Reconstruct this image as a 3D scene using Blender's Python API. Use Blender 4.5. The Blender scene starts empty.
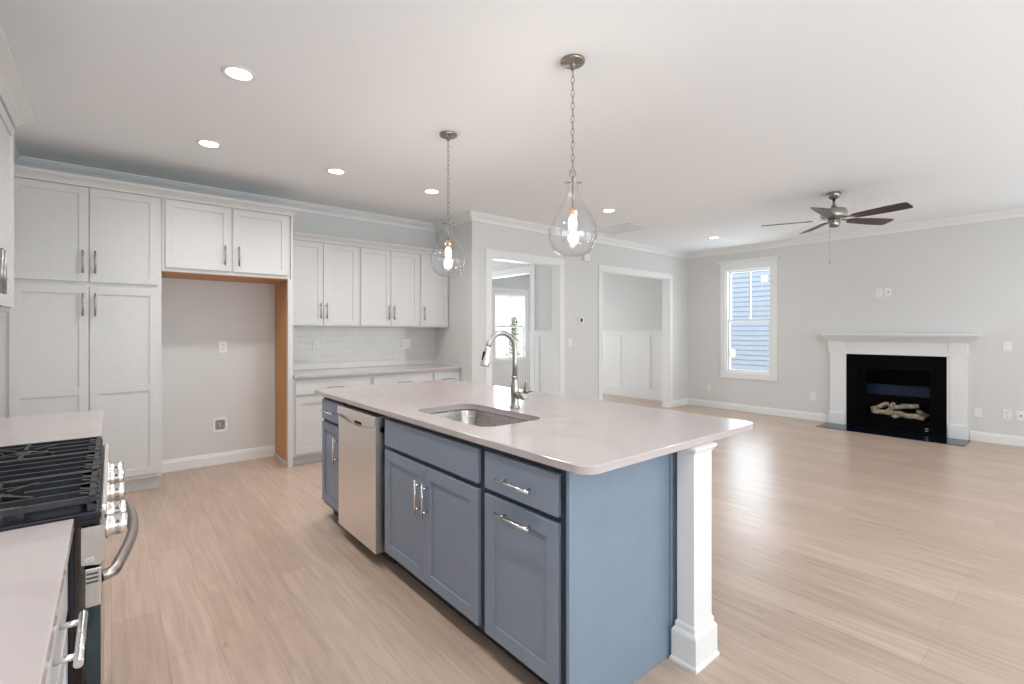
import bpy, bmesh, math, random
from mathutils import Vector, Matrix
random.seed(7)
sc = bpy.context.scene
COL = sc.collection
PI = math.pi

# ------------------------------------------------------------------ camera, sky, lights, exposure
HC = 1.35                       # eye height
CEIL = 2.79
cd = bpy.data.cameras.new('camera'); cam = bpy.data.objects.new('camera', cd); COL.objects.link(cam)
cd.sensor_width = 36.0; cd.sensor_fit = 'HORIZONTAL'
cd.lens = 483.26 / 1024 * 36.0
cd.shift_y = -(342 - 331.6) / 1024
cd.clip_start = 0.02; cd.clip_end = 200
cam.location = (0, 0, HC)
cam.rotation_euler = (PI / 2, 0, math.radians(50.338 - 90))
sc.camera = cam

world = bpy.data.worlds.new('sky'); sc.world = world; world.use_nodes = True
bg = world.node_tree.nodes['Background']
bg.inputs['Color'].default_value = (0.90, 0.94, 1.0, 1); bg.inputs['Strength'].default_value = 1.35

def area(name, loc, rot, sx, sy, power, color):
    l = bpy.data.lights.new(name, 'AREA'); l.shape = 'RECTANGLE'; l.size = sx; l.size_y = sy
    l.energy = power; l.color = color
    o = bpy.data.objects.new(name, l); COL.objects.link(o); o.location = loc; o.rotation_euler = rot
    return o
DAY = (0.82, 0.93, 1.0)
# daylight entering by the glazed rear wall behind the camera, the living room side windows and the dining window
UP = math.radians(36)      # rear lamps stand inside the glass, tilted up to brighten the ceiling
LP = dict(patio=64, breakfast=98, dining=50, living=22, corner=14, foyer=66, cans=48, dcans=28, bulbs=18, dining_fill=45, world=1.35)
area('daylight_patio_glass', (5.4, -2.50, 1.25), (PI / 2 + UP, 0, 0), 3.6, 2.1, LP['patio'], DAY)
area('daylight_breakfast_window', (1.2, -2.62, 1.45), (PI / 2 + UP, 0, 0), 2.4, 1.7, LP['breakfast'], DAY)
area('daylight_dining_window', (7.24, 8.93, 1.46), (-PI / 2, 0, 0), 0.9, 1.5, LP['dining'], DAY)
area('daylight_living_window', (8.37, 3.72, 1.53), (0, PI / 2, 0), 1.74, 0.72, LP['living'], DAY)
area('daylight_corner_window', (8.37, -0.25, 1.53), (0, PI / 2, 0), 1.74, 0.72, LP['corner'], DAY)
area('daylight_foyer_glass', (4.25, 8.90, 1.05), (-PI / 2, 0, 0), 1.0, 2.0, LP['foyer'], DAY)

sl = bpy.data.lights.new('sun', 'SUN'); sl.energy = 1.5; sl.angle = math.radians(2); sl.color = (1.0, 0.97, 0.93)
so = bpy.data.objects.new('sun', sl); COL.objects.link(so); so.rotation_euler = Vector((1.0, 0.0, -1.15)).to_track_quat('-Z', 'Y').to_euler()   # over the roof onto the neighbour's wall

sc.view_settings.view_transform = 'Standard'
sc.view_settings.look = 'None'
sc.view_settings.gamma = 1.0
sc.view_settings.use_curve_mapping = False
sc.view_settings.exposure = 0.04
sc.cycles.max_bounces = 12
sc.cycles.diffuse_bounces = 8
sc.cycles.glossy_bounces = 5
sc.cycles.transparent_max_bounces = 16
sc.cycles.use_denoising = True
sc.cycles.caustics_reflective = False
sc.cycles.caustics_refractive = False
sc.cycles.sample_clamp_indirect = 4.0

# ------------------------------------------------------------------ materials
def mat(name, col, rough=0.5, metal=0.0, spec=0.5, emis=None, es=0.0, coat=0.0):
    m = bpy.data.materials.new(name); m.use_nodes = True
    b = m.node_tree.nodes['Principled BSDF']
    b.inputs['Base Color'].default_value = (*col, 1)
    b.inputs['Roughness'].default_value = rough
    b.inputs['Metallic'].default_value = metal
    b.inputs['Specular IOR Level'].default_value = spec
    b.inputs['Coat Weight'].default_value = coat
    if emis:
        b.inputs['Emission Color'].default_value = (*emis, 1); b.inputs['Emission Strength'].default_value = es
    return m
def nodes(m): return m.node_tree.nodes, m.node_tree.links, m.node_tree.nodes['Principled BSDF']
def mottled(name, c1, c2, scale, rough=0.5, bump=0.0, spec=0.5, stretch=(1, 1, 1), coat=0.0):
    m = mat(name, c1, rough, spec=spec, coat=coat); n, l, b = nodes(m)
    tc = n.new('ShaderNodeTexCoord'); mp = n.new('ShaderNodeMapping'); mp.inputs['Scale'].default_value = stretch
    no = n.new('ShaderNodeTexNoise'); no.inputs['Scale'].default_value = scale; no.inputs['Detail'].default_value = 5
    r = n.new('ShaderNodeValToRGB'); r.color_ramp.elements[0].color = (*c1, 1); r.color_ramp.elements[1].color = (*c2, 1)
    r.color_ramp.elements[0].position = 0.35; r.color_ramp.elements[1].position = 0.65
    l.new(tc.outputs['Object'], mp.inputs['Vector']); l.new(mp.outputs['Vector'], no.inputs['Vector'])
    l.new(no.outputs['Fac'], r.inputs['Fac']); l.new(r.outputs['Color'], b.inputs['Base Color'])
    if bump:
        bp = n.new('ShaderNodeBump'); bp.inputs['Strength'].default_value = bump; bp.inputs['Distance'].default_value = 0.002
        l.new(no.outputs['Fac'], bp.inputs['Height']); l.new(bp.outputs['Normal'], b.inputs['Normal'])
    return m

M = {}
M['wall'] = mottled('wall_paint', (0.675, 0.672, 0.66), (0.69, 0.687, 0.675), 60, 0.7, 0.05, spec=0.25)
M['ceiling'] = mottled('ceiling_paint', (0.87, 0.895, 0.915), (0.88, 0.905, 0.925), 50, 0.85, 0.05, spec=0.2)
M['trim'] = mottled('white_trim_paint', (0.80, 0.805, 0.80), (0.815, 0.82, 0.815), 30, 0.35, spec=0.4)
M['white'] = mottled('white_cabinet_lacquer', (0.615, 0.61, 0.60), (0.63, 0.625, 0.615), 25, 0.35, spec=0.4)
M['blue'] = mottled('slate_blue_lacquer', (0.225, 0.27, 0.345), (0.235, 0.282, 0.36), 20, 0.38, spec=0.45)
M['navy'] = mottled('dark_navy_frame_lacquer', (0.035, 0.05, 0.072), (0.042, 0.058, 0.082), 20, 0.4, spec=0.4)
M['panel_blue'] = mottled('blue_end_panel_lacquer', (0.20, 0.262, 0.338), (0.21, 0.274, 0.352), 8, 0.3, spec=0.5)
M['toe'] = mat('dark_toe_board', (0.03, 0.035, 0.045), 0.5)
M['chrome'] = mat('brushed_chrome', (0.80, 0.79, 0.78), 0.22, 1.0)
M['nickel'] = mat('brushed_nickel', (0.43, 0.40, 0.37), 0.3, 1.0)
M['dark_nickel'] = mat('dark_brushed_nickel', (0.34, 0.32, 0.28), 0.25, 1.0)
M['pewter'] = mat('cabinet_pull_nickel', (0.42, 0.41, 0.39), 0.33, 1.0)
M['black_iron'] = mottled('black_cast_iron', (0.010, 0.011, 0.014), (0.018, 0.020, 0.024), 90, 0.36, 0.1, spec=0.5)
M['black'] = mat('black_enamel', (0.008, 0.010, 0.015), 0.22, spec=0.4)
M['black_matte'] = mat('black_matte_metal', (0.0025, 0.0025, 0.003), 0.4, spec=0.05)
M['black_glass'] = mat('dark_oven_glass', (0.012, 0.028, 0.035), 0.08, spec=0.6)
M['firebox_reflection'] = mat('painted_blue_reflection', (0.006, 0.035, 0.085), 0.25, 0.0, spec=0.6)  # colour of the daylight reflection in the firebox
M['plastic'] = mat('white_outlet_plastic', (0.82, 0.82, 0.81), 0.35)
M['plastic_grey'] = mat('grey_plastic_box', (0.25, 0.26, 0.27), 0.5)
M['slot'] = mat('dark_slot', (0.05, 0.05, 0.05), 0.6)
M['copper'] = mat('copper_socket', (0.72, 0.42, 0.28), 0.28, 1.0)
M['lamp'] = mat('glowing_downlight_lens', (1, 1, 1), 0.5, emis=(1.0, 0.96, 0.90), es=9)
M['bulb'] = mat('glowing_filament_bulb', (1, 0.9, 0.8), 0.4, emis=(1.0, 0.80, 0.62), es=7)
M['log'] = mottled('ceramic_log', (0.88, 0.70, 0.44), (0.38, 0.28, 0.18), 16, 0.85, 0.6)
M['leaf'] = mottled('green_leaves', (0.12, 0.24, 0.045), (0.30, 0.42, 0.12), 9, 0.5)
M['bark'] = mottled('brown_bark', (0.14, 0.10, 0.07), (0.22, 0.17, 0.12), 30, 0.9)
M['siding'] = mottled('pale_blue_siding_paint', (0.52, 0.61, 0.72), (0.55, 0.64, 0.75), 6, 0.6)
M['sticker'] = mat('white_paper_sticker', (0.85, 0.85, 0.85), 0.6)
n_, l_, b_ = nodes(M['sticker']); tr_ = n_.new('ShaderNodeBsdfTranslucent'); tr_.inputs['Color'].default_value = (0.9, 0.9, 0.9, 1); ad_ = n_.new('ShaderNodeMixShader'); ad_.inputs[0].default_value = 0.5
l_.new(b_.outputs[0], ad_.inputs[1]); l_.new(tr_.outputs[0], ad_.inputs[2]); l_.new(ad_.outputs[0], n_['Material Output'].inputs['Surface'])
M['ink'] = mat('grey_print', (0.30, 0.30, 0.32), 0.6)
M['ground'] = mottled('pale_concrete_ground', (0.55, 0.54, 0.50), (0.62, 0.60, 0.56), 3, 0.9)
M['fan_blade'] = mottled('dark_walnut_fan_blade', (0.045, 0.030, 0.024), (0.07, 0.045, 0.035), 12, 0.4, stretch=(1, 12, 1))

def wood_panel():
    m = mat('honey_plywood', (0.45, 0.20, 0.08), 0.5); n, l, b = nodes(m)
    tc = n.new('ShaderNodeTexCoord'); mp = n.new('ShaderNodeMapping'); mp.inputs['Scale'].default_value = (14, 14, 0.8)
    no = n.new('ShaderNodeTexNoise'); no.inputs['Scale'].default_value = 3; no.inputs['Detail'].default_value = 6; no.inputs['Distortion'].default_value = 0.6
    r = n.new('ShaderNodeValToRGB'); r.color_ramp.elements[0].color = (0.49, 0.22, 0.07, 1); r.color_ramp.elements[1].color = (0.64, 0.32, 0.115, 1)
    l.new(tc.outputs['Object'], mp.inputs['Vector']); l.new(mp.outputs['Vector'], no.inputs['Vector']); l.new(no.outputs['Fac'], r.inputs['Fac'])
    l.new(r.outputs['Color'], b.inputs['Base Color']); return m
M['ply'] = wood_panel()

def floor_mat():
    m = mat('pale_oak_planks', (0.45, 0.36, 0.3), 0.31, spec=0.5); n, l, b = nodes(m)
    tc = n.new('ShaderNodeTexCoord')
    mp = n.new('ShaderNodeMapping'); mp.inputs['Rotation'].default_value = (0, 0, PI / 2)
    br = n.new('ShaderNodeTexBrick'); br.offset = 0.37; br.inputs['Scale'].default_value = 1.0
    br.inputs['Brick Width'].default_value = 1.22; br.inputs['Row Height'].default_value = 0.18
    br.inputs['Mortar Size'].default_value = 0.0012; br.inputs['Mortar Smooth'].default_value = 0.3; br.inputs['Bias'].default_value = 0.0
    br.inputs['Color1'].default_value = (0.475, 0.352, 0.278, 1); br.inputs['Color2'].default_value = (0.545, 0.415, 0.335, 1)
    br.inputs['Mortar'].default_value = (0.37, 0.27, 0.215, 1)
    l.new(tc.outputs['Object'], mp.inputs['Vector']); l.new(mp.outputs['Vector'], br.inputs['Vector'])
    m2 = n.new('ShaderNodeMapping'); m2.inputs['Scale'].default_value = (16, 1.1, 1)
    no = n.new('ShaderNodeTexNoise'); no.inputs['Scale'].default_value = 2.2; no.inputs['Detail'].default_value = 7; no.inputs['Distortion'].default_value = 0.7
    r = n.new('ShaderNodeValToRGB'); r.color_ramp.elements[0].position = 0.3; r.color_ramp.elements[1].position = 0.72
    r.color_ramp.elements[0].color = (0.84, 0.82, 0.80, 1); r.color_ramp.elements[1].color = (1.1, 1.1, 1.1, 1)
    l.new(tc.outputs['Object'], m2.inputs['Vector']); l.new(m2.outputs['Vector'], no.inputs['Vector']); l.new(no.outputs['Fac'], r.inputs['Fac'])
    # small knots
    m3 = n.new('ShaderNodeMapping'); m3.inputs['Scale'].default_value = (7, 2.6, 1)
    vo = n.new('ShaderNodeTexVoronoi'); vo.inputs['Scale'].default_value = 1.0
    r3 = n.new('ShaderNodeValToRGB'); r3.color_ramp.elements[0].position = 0.0; r3.color_ramp.elements[1].position = 0.09
    r3.color_ramp.elements[0].color = (0.66, 0.62, 0.58, 1); r3.color_ramp.elements[1].color = (1, 1, 1, 1)
    l.new(tc.outputs['Object'], m3.inputs['Vector']); l.new(m3.outputs['Vector'], vo.inputs['Vector']); l.new(vo.outputs['Distance'], r3.inputs['Fac'])
    mx = n.new('ShaderNodeMix'); mx.data_type = 'RGBA'; mx.blend_type = 'MULTIPLY'; mx.inputs[0].default_value = 1
    l.new(br.outputs['Color'], mx.inputs[6]); l.new(r.outputs['Color'], mx.inputs[7])
    mx2 = n.new('ShaderNodeMix'); mx2.data_type = 'RGBA'; mx2.blend_type = 'MULTIPLY'; mx2.inputs[0].default_value = 1
    l.new(mx.outputs[2], mx2.inputs[6]); l.new(r3.outputs['Color'], mx2.inputs[7])
    l.new(mx2.outputs[2], b.inputs['Base Color'])
    return m
M['floor'] = floor_mat()

def quartz():
    m = mat('pale_quartz', (0.66, 0.61, 0.59), 0.13, spec=0.5); n, l, b = nodes(m)
    tc = n.new('ShaderNodeTexCoord')
    a = n.new('ShaderNodeTexNoise'); a.inputs['Scale'].default_value = 2.2; a.inputs['Detail'].default_value = 9; a.inputs['Distortion'].default_value = 1.5
    r = n.new('ShaderNodeValToRGB'); r.color_ramp.elements[0].position = 0.30; r.color_ramp.elements[1].position = 0.46
    r.color_ramp.elements[0].color = (0.455, 0.395, 0.387, 1); r.color_ramp.elements[1].color = (0.50, 0.44, 0.43, 1)
    l.new(tc.outputs['Object'], a.inputs['Vector']); l.new(a.outputs['Fac'], r.inputs['Fac']); l.new(r.outputs['Color'], b.inputs['Base Color'])
    return m
M['quartz'] = quartz()

def tiles():
    m = mat('glossy_white_subway_tile', (0.76, 0.74, 0.72), 0.06, spec=0.6); n, l, b = nodes(m)
    tc = n.new('ShaderNodeTexCoord'); mp = n.new('ShaderNodeMapping'); mp.inputs['Rotation'].default_value = (PI / 2, 0, 0)
    br = n.new('ShaderNodeTexBrick'); br.inputs['Scale'].default_value = 1; br.inputs['Brick Width'].default_value = 0.152; br.inputs['Row Height'].default_value = 0.076
    br.inputs['Mortar Size'].default_value = 0.0022; br.inputs['Mortar Smooth'].default_value = 0.4
    br.inputs['Color1'].default_value = (0.62, 0.60, 0.565, 1); br.inputs['Color2'].default_value = (0.595, 0.575, 0.54, 1); br.inputs['Mortar'].default_value = (0.54, 0.52, 0.49, 1)
    l.new(tc.outputs['Object'], mp.inputs['Vector']); l.new(mp.outputs['Vector'], br.inputs['Vector']); l.new(br.outputs['Color'], b.inputs['Base Color'])
    bp = n.new('ShaderNodeBump'); bp.inputs['Strength'].default_value = 0.5; bp.inputs['Distance'].default_value = 0.002; bp.invert = True
    l.new(br.outputs['Fac'], bp.inputs['Height']); l.new(bp.outputs['Normal'], b.inputs['Normal'])
    return m
M['tile'] = tiles()

def steel(name, col, rough, horiz):
    m = mat(name, col, rough, 1.0); n, l, b = nodes(m)
    tc = n.new('ShaderNodeTexCoord'); mp = n.new('ShaderNodeMapping'); mp.inputs['Scale'].default_value = horiz
    no = n.new('ShaderNodeTexNoise'); no.inputs['Scale'].default_value = 4; no.inputs['Detail'].default_value = 3
    r = n.new('ShaderNodeMapRange'); r.inputs['To Min'].default_value = rough - 0.05; r.inputs['To Max'].default_value = rough + 0.07
    l.new(tc.outputs['Object'], mp.inputs['Vector']); l.new(mp.outputs['Vector'], no.inputs['Vector']); l.new(no.outputs['Fac'], r.inputs['Value'])
    l.new(r.outputs['Result'], b.inputs['Roughness']); return m
M['steel'] = steel('stainless_steel', (0.90, 0.86, 0.83), 0.36, (200, 2, 200))
M['range_steel'] = steel('range_stainless_steel', (0.60, 0.58, 0.56), 0.24, (200, 2, 200))
M['sink_steel'] = steel('satin_sink_steel', (0.52, 0.49, 0.46), 0.27, (4, 4, 150))

def thin_glass(name, refl=0.08, tint=(1, 1, 1), edge=0.5, rough=0.0, rim=None):
    m = bpy.data.materials.new(name); m.use_nodes = True; n = m.node_tree.nodes; l = m.node_tree.links; n.clear()
    out = n.new('ShaderNodeOutputMaterial'); t = n.new('ShaderNodeBsdfTransparent'); t.inputs['Color'].default_value = (*tint, 1)
    g = n.new('ShaderNodeBsdfGlossy'); g.inputs['Roughness'].default_value = rough; g.inputs['Color'].default_value = (1, 1, 1, 1)
    lw = n.new('ShaderNodeLayerWeight'); lw.inputs['Blend'].default_value = edge
    mr = n.new('ShaderNodeMapRange'); mr.inputs['To Min'].default_value = refl * 0.35; mr.inputs['To Max'].default_value = min(1, refl * 8)
    p = n.new('ShaderNodeMath'); p.operation = 'POWER'; p.inputs[1].default_value = 3.0
    mix = n.new('ShaderNodeMixShader')
    l.new(lw.outputs['Facing'], p.inputs[0]); l.new(p.outputs[0], mr.inputs['Value']); l.new(mr.outputs['Result'], mix.inputs['Fac'])
    if rim:      # the longer way through the glass at the outline absorbs more
        cr = n.new('ShaderNodeMix'); cr.data_type = 'RGBA'; cr.inputs[6].default_value = (*tint, 1); cr.inputs[7].default_value = (*rim, 1)
        l2 = n.new('ShaderNodeLayerWeight'); l2.inputs['Blend'].default_value = 0.5
        p2 = n.new('ShaderNodeMath'); p2.operation = 'POWER'; p2.inputs[1].default_value = 4.0
        l.new(l2.outputs['Facing'], p2.inputs[0]); l.new(p2.outputs[0], cr.inputs[0]); l.new(cr.outputs[2], t.inputs['Color'])
    l.new(t.outputs[0], mix.inputs[1]); l.new(g.outputs[0], mix.inputs[2]); l.new(mix.outputs[0], out.inputs['Surface'])
    return m
M['pane'] = thin_glass('window_glass', 0.06)
M['shade'] = thin_glass('clear_blown_glass', 0.10, (0.98, 0.983, 0.988), 0.36, rim=(0.72, 0.73, 0.75))
M['fire_glass'] = thin_glass('tinted_fireplace_glass', 0.010, (0.88, 0.90, 0.93))

# ------------------------------------------------------------------ mesh builder
def worldloc(o):
    v = Vector((0, 0, 0))
    while o: v += Vector(o.location); o = o.parent
    return v
class MB:
    def __init__(s): s.bm = bmesh.new()
    def box(s, x0, x1, y0, y1, z0, z1, bev=0.0):
        x0, x1 = sorted((x0, x1)); y0, y1 = sorted((y0, y1)); z0, z1 = sorted((z0, z1))
        t = bmesh.new()
        bmesh.ops.create_cube(t, size=1.0)
        for v in t.verts:
            v.co = ((x0 + x1) / 2 + v.co.x * (x1 - x0), (y0 + y1) / 2 + v.co.y * (y1 - y0), (z0 + z1) / 2 + v.co.z * (z1 - z0))
        if bev > 0:
            bev = min(bev, 0.45 * min(x1 - x0, y1 - y0, z1 - z0))
            bmesh.ops.bevel(t, geom=list(t.edges), offset=bev, segments=2, profile=0.5, affect='EDGES')
        s.merge(t); return s
    def merge(s, t, mtx=None):
        if mtx is not None: bmesh.ops.transform(t, matrix=mtx, verts=t.verts)
        vm = {}
        for v in t.verts: vm[v] = s.bm.verts.new(v.co)
        for f in t.faces:
            try:
                g = s.bm.faces.new([vm[v] for v in f.verts]); g.smooth = f.smooth
            except ValueError: pass
        t.free()
    def cyl(s, p0, p1, r0, r1=None, seg=16, smooth=True, caps=True):
        r1 = r0 if r1 is None else r1
        p0 = Vector(p0); p1 = Vector(p1); d = p1 - p0
        t = bmesh.new(); bmesh.ops.create_cone(t, cap_ends=caps, segments=seg, radius1=r0, radius2=r1, depth=d.length)
        for f in t.faces: f.smooth = smooth and len(f.verts) == 4
        q = d.to_track_quat('Z', 'Y').to_matrix().to_4x4()
        s.merge(t, Matrix.Translation((p0 + p1) / 2) @ q); return s
    def tube(s, pts, r, seg=12, closed=False):
        pts = [Vector(p) for p in pts]; n = len(pts); rs = r if isinstance(r, (list, tuple)) else [r] * n
        rings = []; up = None
        for i, p in enumerate(pts):
            a = pts[(i - 1) % n] if (closed or i > 0) else p; b = pts[(i + 1) % n] if (closed or i < n - 1) else p
            d = (b - a).normalized()
            if up is None:
                up = Vector((0, 0, 1)) if abs(d.z) < 0.9 else Vector((1, 0, 0))
            u = (up - d * up.dot(d)).normalized(); up = u; w = d.cross(u)
            rings.append([s.bm.verts.new(p + (u * math.cos(2 * PI * k / seg) + w * math.sin(2 * PI * k / seg)) * rs[i]) for k in range(seg)])
        m = n if closed else n - 1
        for i in range(m):
            A = rings[i]; B = rings[(i + 1) % n]
            for k in range(seg):
                f = s.bm.faces.new((A[k], A[(k + 1) % seg], B[(k + 1) % seg], B[k])); f.smooth = True
        if not closed:
            s.bm.faces.new(list(reversed(rings[0]))); s.bm.faces.new(rings[-1])
        return s
    def lathe(s, prof, c=(0, 0, 0), seg=32, axis='Z', smooth=True):
        c = Vector(c); rings = []
        def P(r, z, a):
            x, y = r * math.cos(a), r * math.sin(a)
            if axis == 'Z': return c + Vector((x, y, z))
            if axis == 'X': return c + Vector((z, x, y))
            return c + Vector((y, z, x))
        for r, z in prof:
            if r < 1e-6: rings.append([s.bm.verts.new(P(0, z, 0))])
            else: rings.append([s.bm.verts.new(P(r, z, 2 * PI * k / seg)) for k in range(seg)])
        for A, B in zip(rings, rings[1:]):
            for k in range(seg):
                k2 = (k + 1) % seg
                vs = [A[0]] if len(A) == 1 else [A[k], A[k2]]
                vs += [B[0]] if len(B) == 1 else [B[k2], B[k]]
                if len(vs) >= 3:
                    f = s.bm.faces.new(vs); f.smooth = smooth
        return s
    def prism(s, poly, axis, a, b, smooth=False):
        """poly: 2-D points; axis X -> (y,z), Y -> (x,z), Z -> (x,y)"""
        def P(p, d):
            return {'X': (d, p[0], p[1]), 'Y': (p[0], d, p[1]), 'Z': (p[0], p[1], d)}[axis]
        A = [s.bm.verts.new(P(p, a)) for p in poly]; B = [s.bm.verts.new(P(p, b)) for p in poly]
        n = len(poly)
        for i in range(n):
            f = s.bm.faces.new((A[i], A[(i + 1) % n], B[(i + 1) % n], B[i])); f.smooth = smooth
        s.bm.faces.new(list(reversed(A))); s.bm.faces.new(B); return s
    def sweep(s, prof, path, closed=False):
        """prof: list of (out, z) closed polygon; path: 2-D corner points, out = left-hand normal of travel; mitred"""
        n = len(path); rings = []
        for i, p in enumerate(path):
            p = Vector(p)
            d0 = (p - Vector(path[i - 1])).normalized() if (i > 0 or closed) else None
            d1 = (Vector(path[(i + 1) % n]) - p).normalized() if (i < n - 1 or closed) else None
            if d0 is None: d0 = d1
            if d1 is None: d1 = d0
            n0 = Vector((-d0.y, d0.x)); n1 = Vector((-d1.y, d1.x)); m = (n0 + n1); m = m / max(1e-6, m.dot(n0))
            rings.append([s.bm.verts.new((p.x + m.x * o, p.y + m.y * o, z)) for o, z in prof])
        k = len(prof)
        for i in range(n if closed else n - 1):
            A = rings[i]; B = rings[(i + 1) % n]
            for j in range(k): s.bm.faces.new((A[j], A[(j + 1) % k], B[(j + 1) % k], B[j]))
        if not closed:
            s.bm.faces.new(list(reversed(rings[0]))); s.bm.faces.new(rings[-1])
        return s
    def build(s, name, m, parent=None, label=None, origin=None):
        bmesh.ops.recalc_face_normals(s.bm, faces=s.bm.faces)
        co = [v.co for v in s.bm.verts]
        if parent is not None: off = worldloc(parent)
        else:
            if origin is None:
                xs = [c.x for c in co]; ys = [c.y for c in co]; zs = [c.z for c in co]
                origin = ((min(xs) + max(xs)) / 2, (min(ys) + max(ys)) / 2, min(zs))
            off = Vector(origin)
        bmesh.ops.translate(s.bm, vec=-off, verts=s.bm.verts)
        me = bpy.data.meshes.new(name); s.bm.to_mesh(me); s.bm.free()
        me.materials.append(M[m])
        o = bpy.data.objects.new(name, me); COL.objects.link(o)
        if parent is not None: o.parent = parent
        else: o.location = off
        if label: o['label'] = label
        return o
def thing(name, label, cat, loc, group=None):
    o = bpy.data.objects.new(name, None); COL.objects.link(o); o.empty_display_size = 0.1
    o.location = loc; o['label'] = label; o['category'] = cat
    if group: o['group'] = group
    return o
def tag(o, label, cat, group=None):
    o['label'] = label; o['category'] = cat
    if group: o['group'] = group
    return o
def struct(o):
    o['kind'] = 'structure'; return o
def copy_tree(o, parent=None):
    c = o.copy(); COL.objects.link(c)
    if parent is not None: c.parent = parent
    for ch in list(o.children): copy_tree(ch, c)
    return c

# face frames: map (u along the front, v up, w out of the front) to the room
def TY(yf): return lambda u, v, w: (u, yf - w, v)       # front looks to -Y
def TX(xf): return lambda u, v, w: (xf - w, u, v)       # front looks to -X
def TXp(xf): return lambda u, v, w: (xf + w, u, v)      # front looks to +X
def tbox(mb, T, u0, u1, v0, v1, w0, w1, bev=0.0):
    a = T(u0, v0, w0); b = T(u1, v1, w1); mb.box(a[0], b[0], a[1], b[1], a[2], b[2], bev)
def shaker(T, u0, u1, v0, v1, th=0.02, st=0.058, rec=0.009, rails=()):
    mb = MB(); e = 0.0015
    tbox(mb, T, u0 + st * 0.5, u1 - st * 0.5, v0 + st * 0.5, v1 - st * 0.5, 0.001, th - rec)
    tbox(mb, T, u0, u0 + st, v0, v1, 0, th, e); tbox(mb, T, u1 - st, u1, v0, v1, 0, th, e)
    tbox(mb, T, u0 + st - 0.001, u1 - st + 0.001, v0, v0 + st, 0, th - 0.0002, e); tbox(mb, T, u0 + st - 0.001, u1 - st + 0.001, v1 - st, v1, 0, th - 0.0002, e)
    for r in rails: tbox(mb, T, u0 + st - 0.001, u1 - st + 0.001, r - st / 2, r + st / 2, 0, th - 0.0002, e)
    return mb
def slab(T, u0, u1, v0, v1, th=0.02):
    mb = MB(); tbox(mb, T, u0, u1, v0, v1, 0, th, 0.002); return mb
def pull(T, u, v, length, vert, th=0.02, r=0.006, out=0.032):
    mb = MB(); h = length / 2; q = h * 0.68
    if vert:
        mb.cyl(T(u, v - h, th + out), T(u, v + h, th + out), r)
        for s in (-q, q): mb.cyl(T(u, v + s, th), T(u, v + s, th + out), r * 0.8, seg=10)
    else:
        mb.cyl(T(u - h, v, th + out), T(u + h, v, th + out), r)
        for s in (-q, q): mb.cyl(T(u + s, v, th), T(u + s, v, th + out), r * 0.8, seg=10)
    return mb

# ------------------------------------------------------------------ planes of the house
XL, XR = -0.66, 8.24           # kitchen side wall, living room outer wall
YK, YD, YD2 = 5.70, 4.83, 4.95 # kitchen back wall, wall with the cased openings (both faces)
XRET = 3.375                   # return wall at the end of the kitchen run
YREAR = -3.2
YFAR = 8.8                     # front of the house, beyond foyer and dining room
XF = 5.03                      # wall between foyer and dining room
HEAD = 2.285                   # head of the cased openings
LO = (3.665, 4.87); RO = (5.80, 7.635)

# floor, ceiling
struct(MB().box(XL - 0.15, XR + 0.15, YREAR - 0.15, YFAR + 0.15, -0.10, 0.0).build('floor', 'floor', origin=(0, 0, 0)))
struct(MB().box(XL - 0.15, XR + 0.15, YREAR - 0.15, YFAR + 0.15, CEIL, CEIL + 0.12).build('ceiling', 'ceiling'))
# walls
struct(MB().box(XL - 0.12, XL, YREAR - 0.12, YK + 0.12, 0, CEIL).box(XL, -0.5935, 5.125, YK, 0, 2.5).build('wall_left', 'wall'))
struct(MB().box(XL, XRET, YK, YK + 0.12, 0, CEIL).build('wall_kitchen', 'wall'))
mb = MB()
mb.box(XRET, XRET + 0.12, YD2, YFAR, 0, CEIL)
mb.box(XRET, LO[0], YD, YD2, 0, CEIL)
struct(mb.build('wall_return', 'wall'))
mb = MB()
mb.box(LO[1], RO[0], YD, YD2, 0, CEIL); mb.box(RO[1], XR, YD, YD2, 0, CEIL)
mb.box(LO[0], LO[1], YD, YD2, HEAD, CEIL); mb.box(RO[0], RO[1], YD, YD2, HEAD, CEIL)
struct(mb.build('wall_middle', 'wall'))
# right outer wall with window and firebox openings
SY_A, SY_B = -0.63, 0.125   # twin of the living room window, right of the fireplace
WY0, WY1, WZ0, WZ1 = 3.346, 4.10, 0.646, 2.42
FY0, FY1, FZ0, FZ1 = 1.34, 2.18, 0.12, 0.86
mb = MB(); t = 0.14
mb.box(XR, XR + t, YREAR, SY_A, 0, CEIL); mb.box(XR, XR + t, SY_B, FY0, 0, CEIL); mb.box(XR, XR + t, SY_A, SY_B, 0, 0.646); mb.box(XR, XR + t, SY_A, SY_B, 2.42, CEIL); mb.box(XR, XR + t, FY1, WY0, 0, CEIL); mb.box(XR, XR + t, WY1, YFAR + 0.12, 0, CEIL)
mb.box(XR, XR + t, WY0, WY1, 0, WZ0); mb.box(XR, XR + t, WY0, WY1, WZ1, CEIL)
mb.box(XR, XR + t, FY0, FY1, 0, FZ0); mb.box(XR, XR + t, FY0, FY1, FZ1, CEIL)
struct(mb.build('wall_right', 'wall'))
# foyer / dining partition with a cased opening
PO = (5.60, 8.0)
mb = MB(); mb.box(XF, XF + 0.12, YD2, PO[0], 0, CEIL); mb.box(XF, XF + 0.12, PO[1], YFAR, 0, CEIL); mb.box(XF, XF + 0.12, PO[0], PO[1], HEAD, CEIL)
struct(mb.build('wall_foyer', 'wall'))
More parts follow.
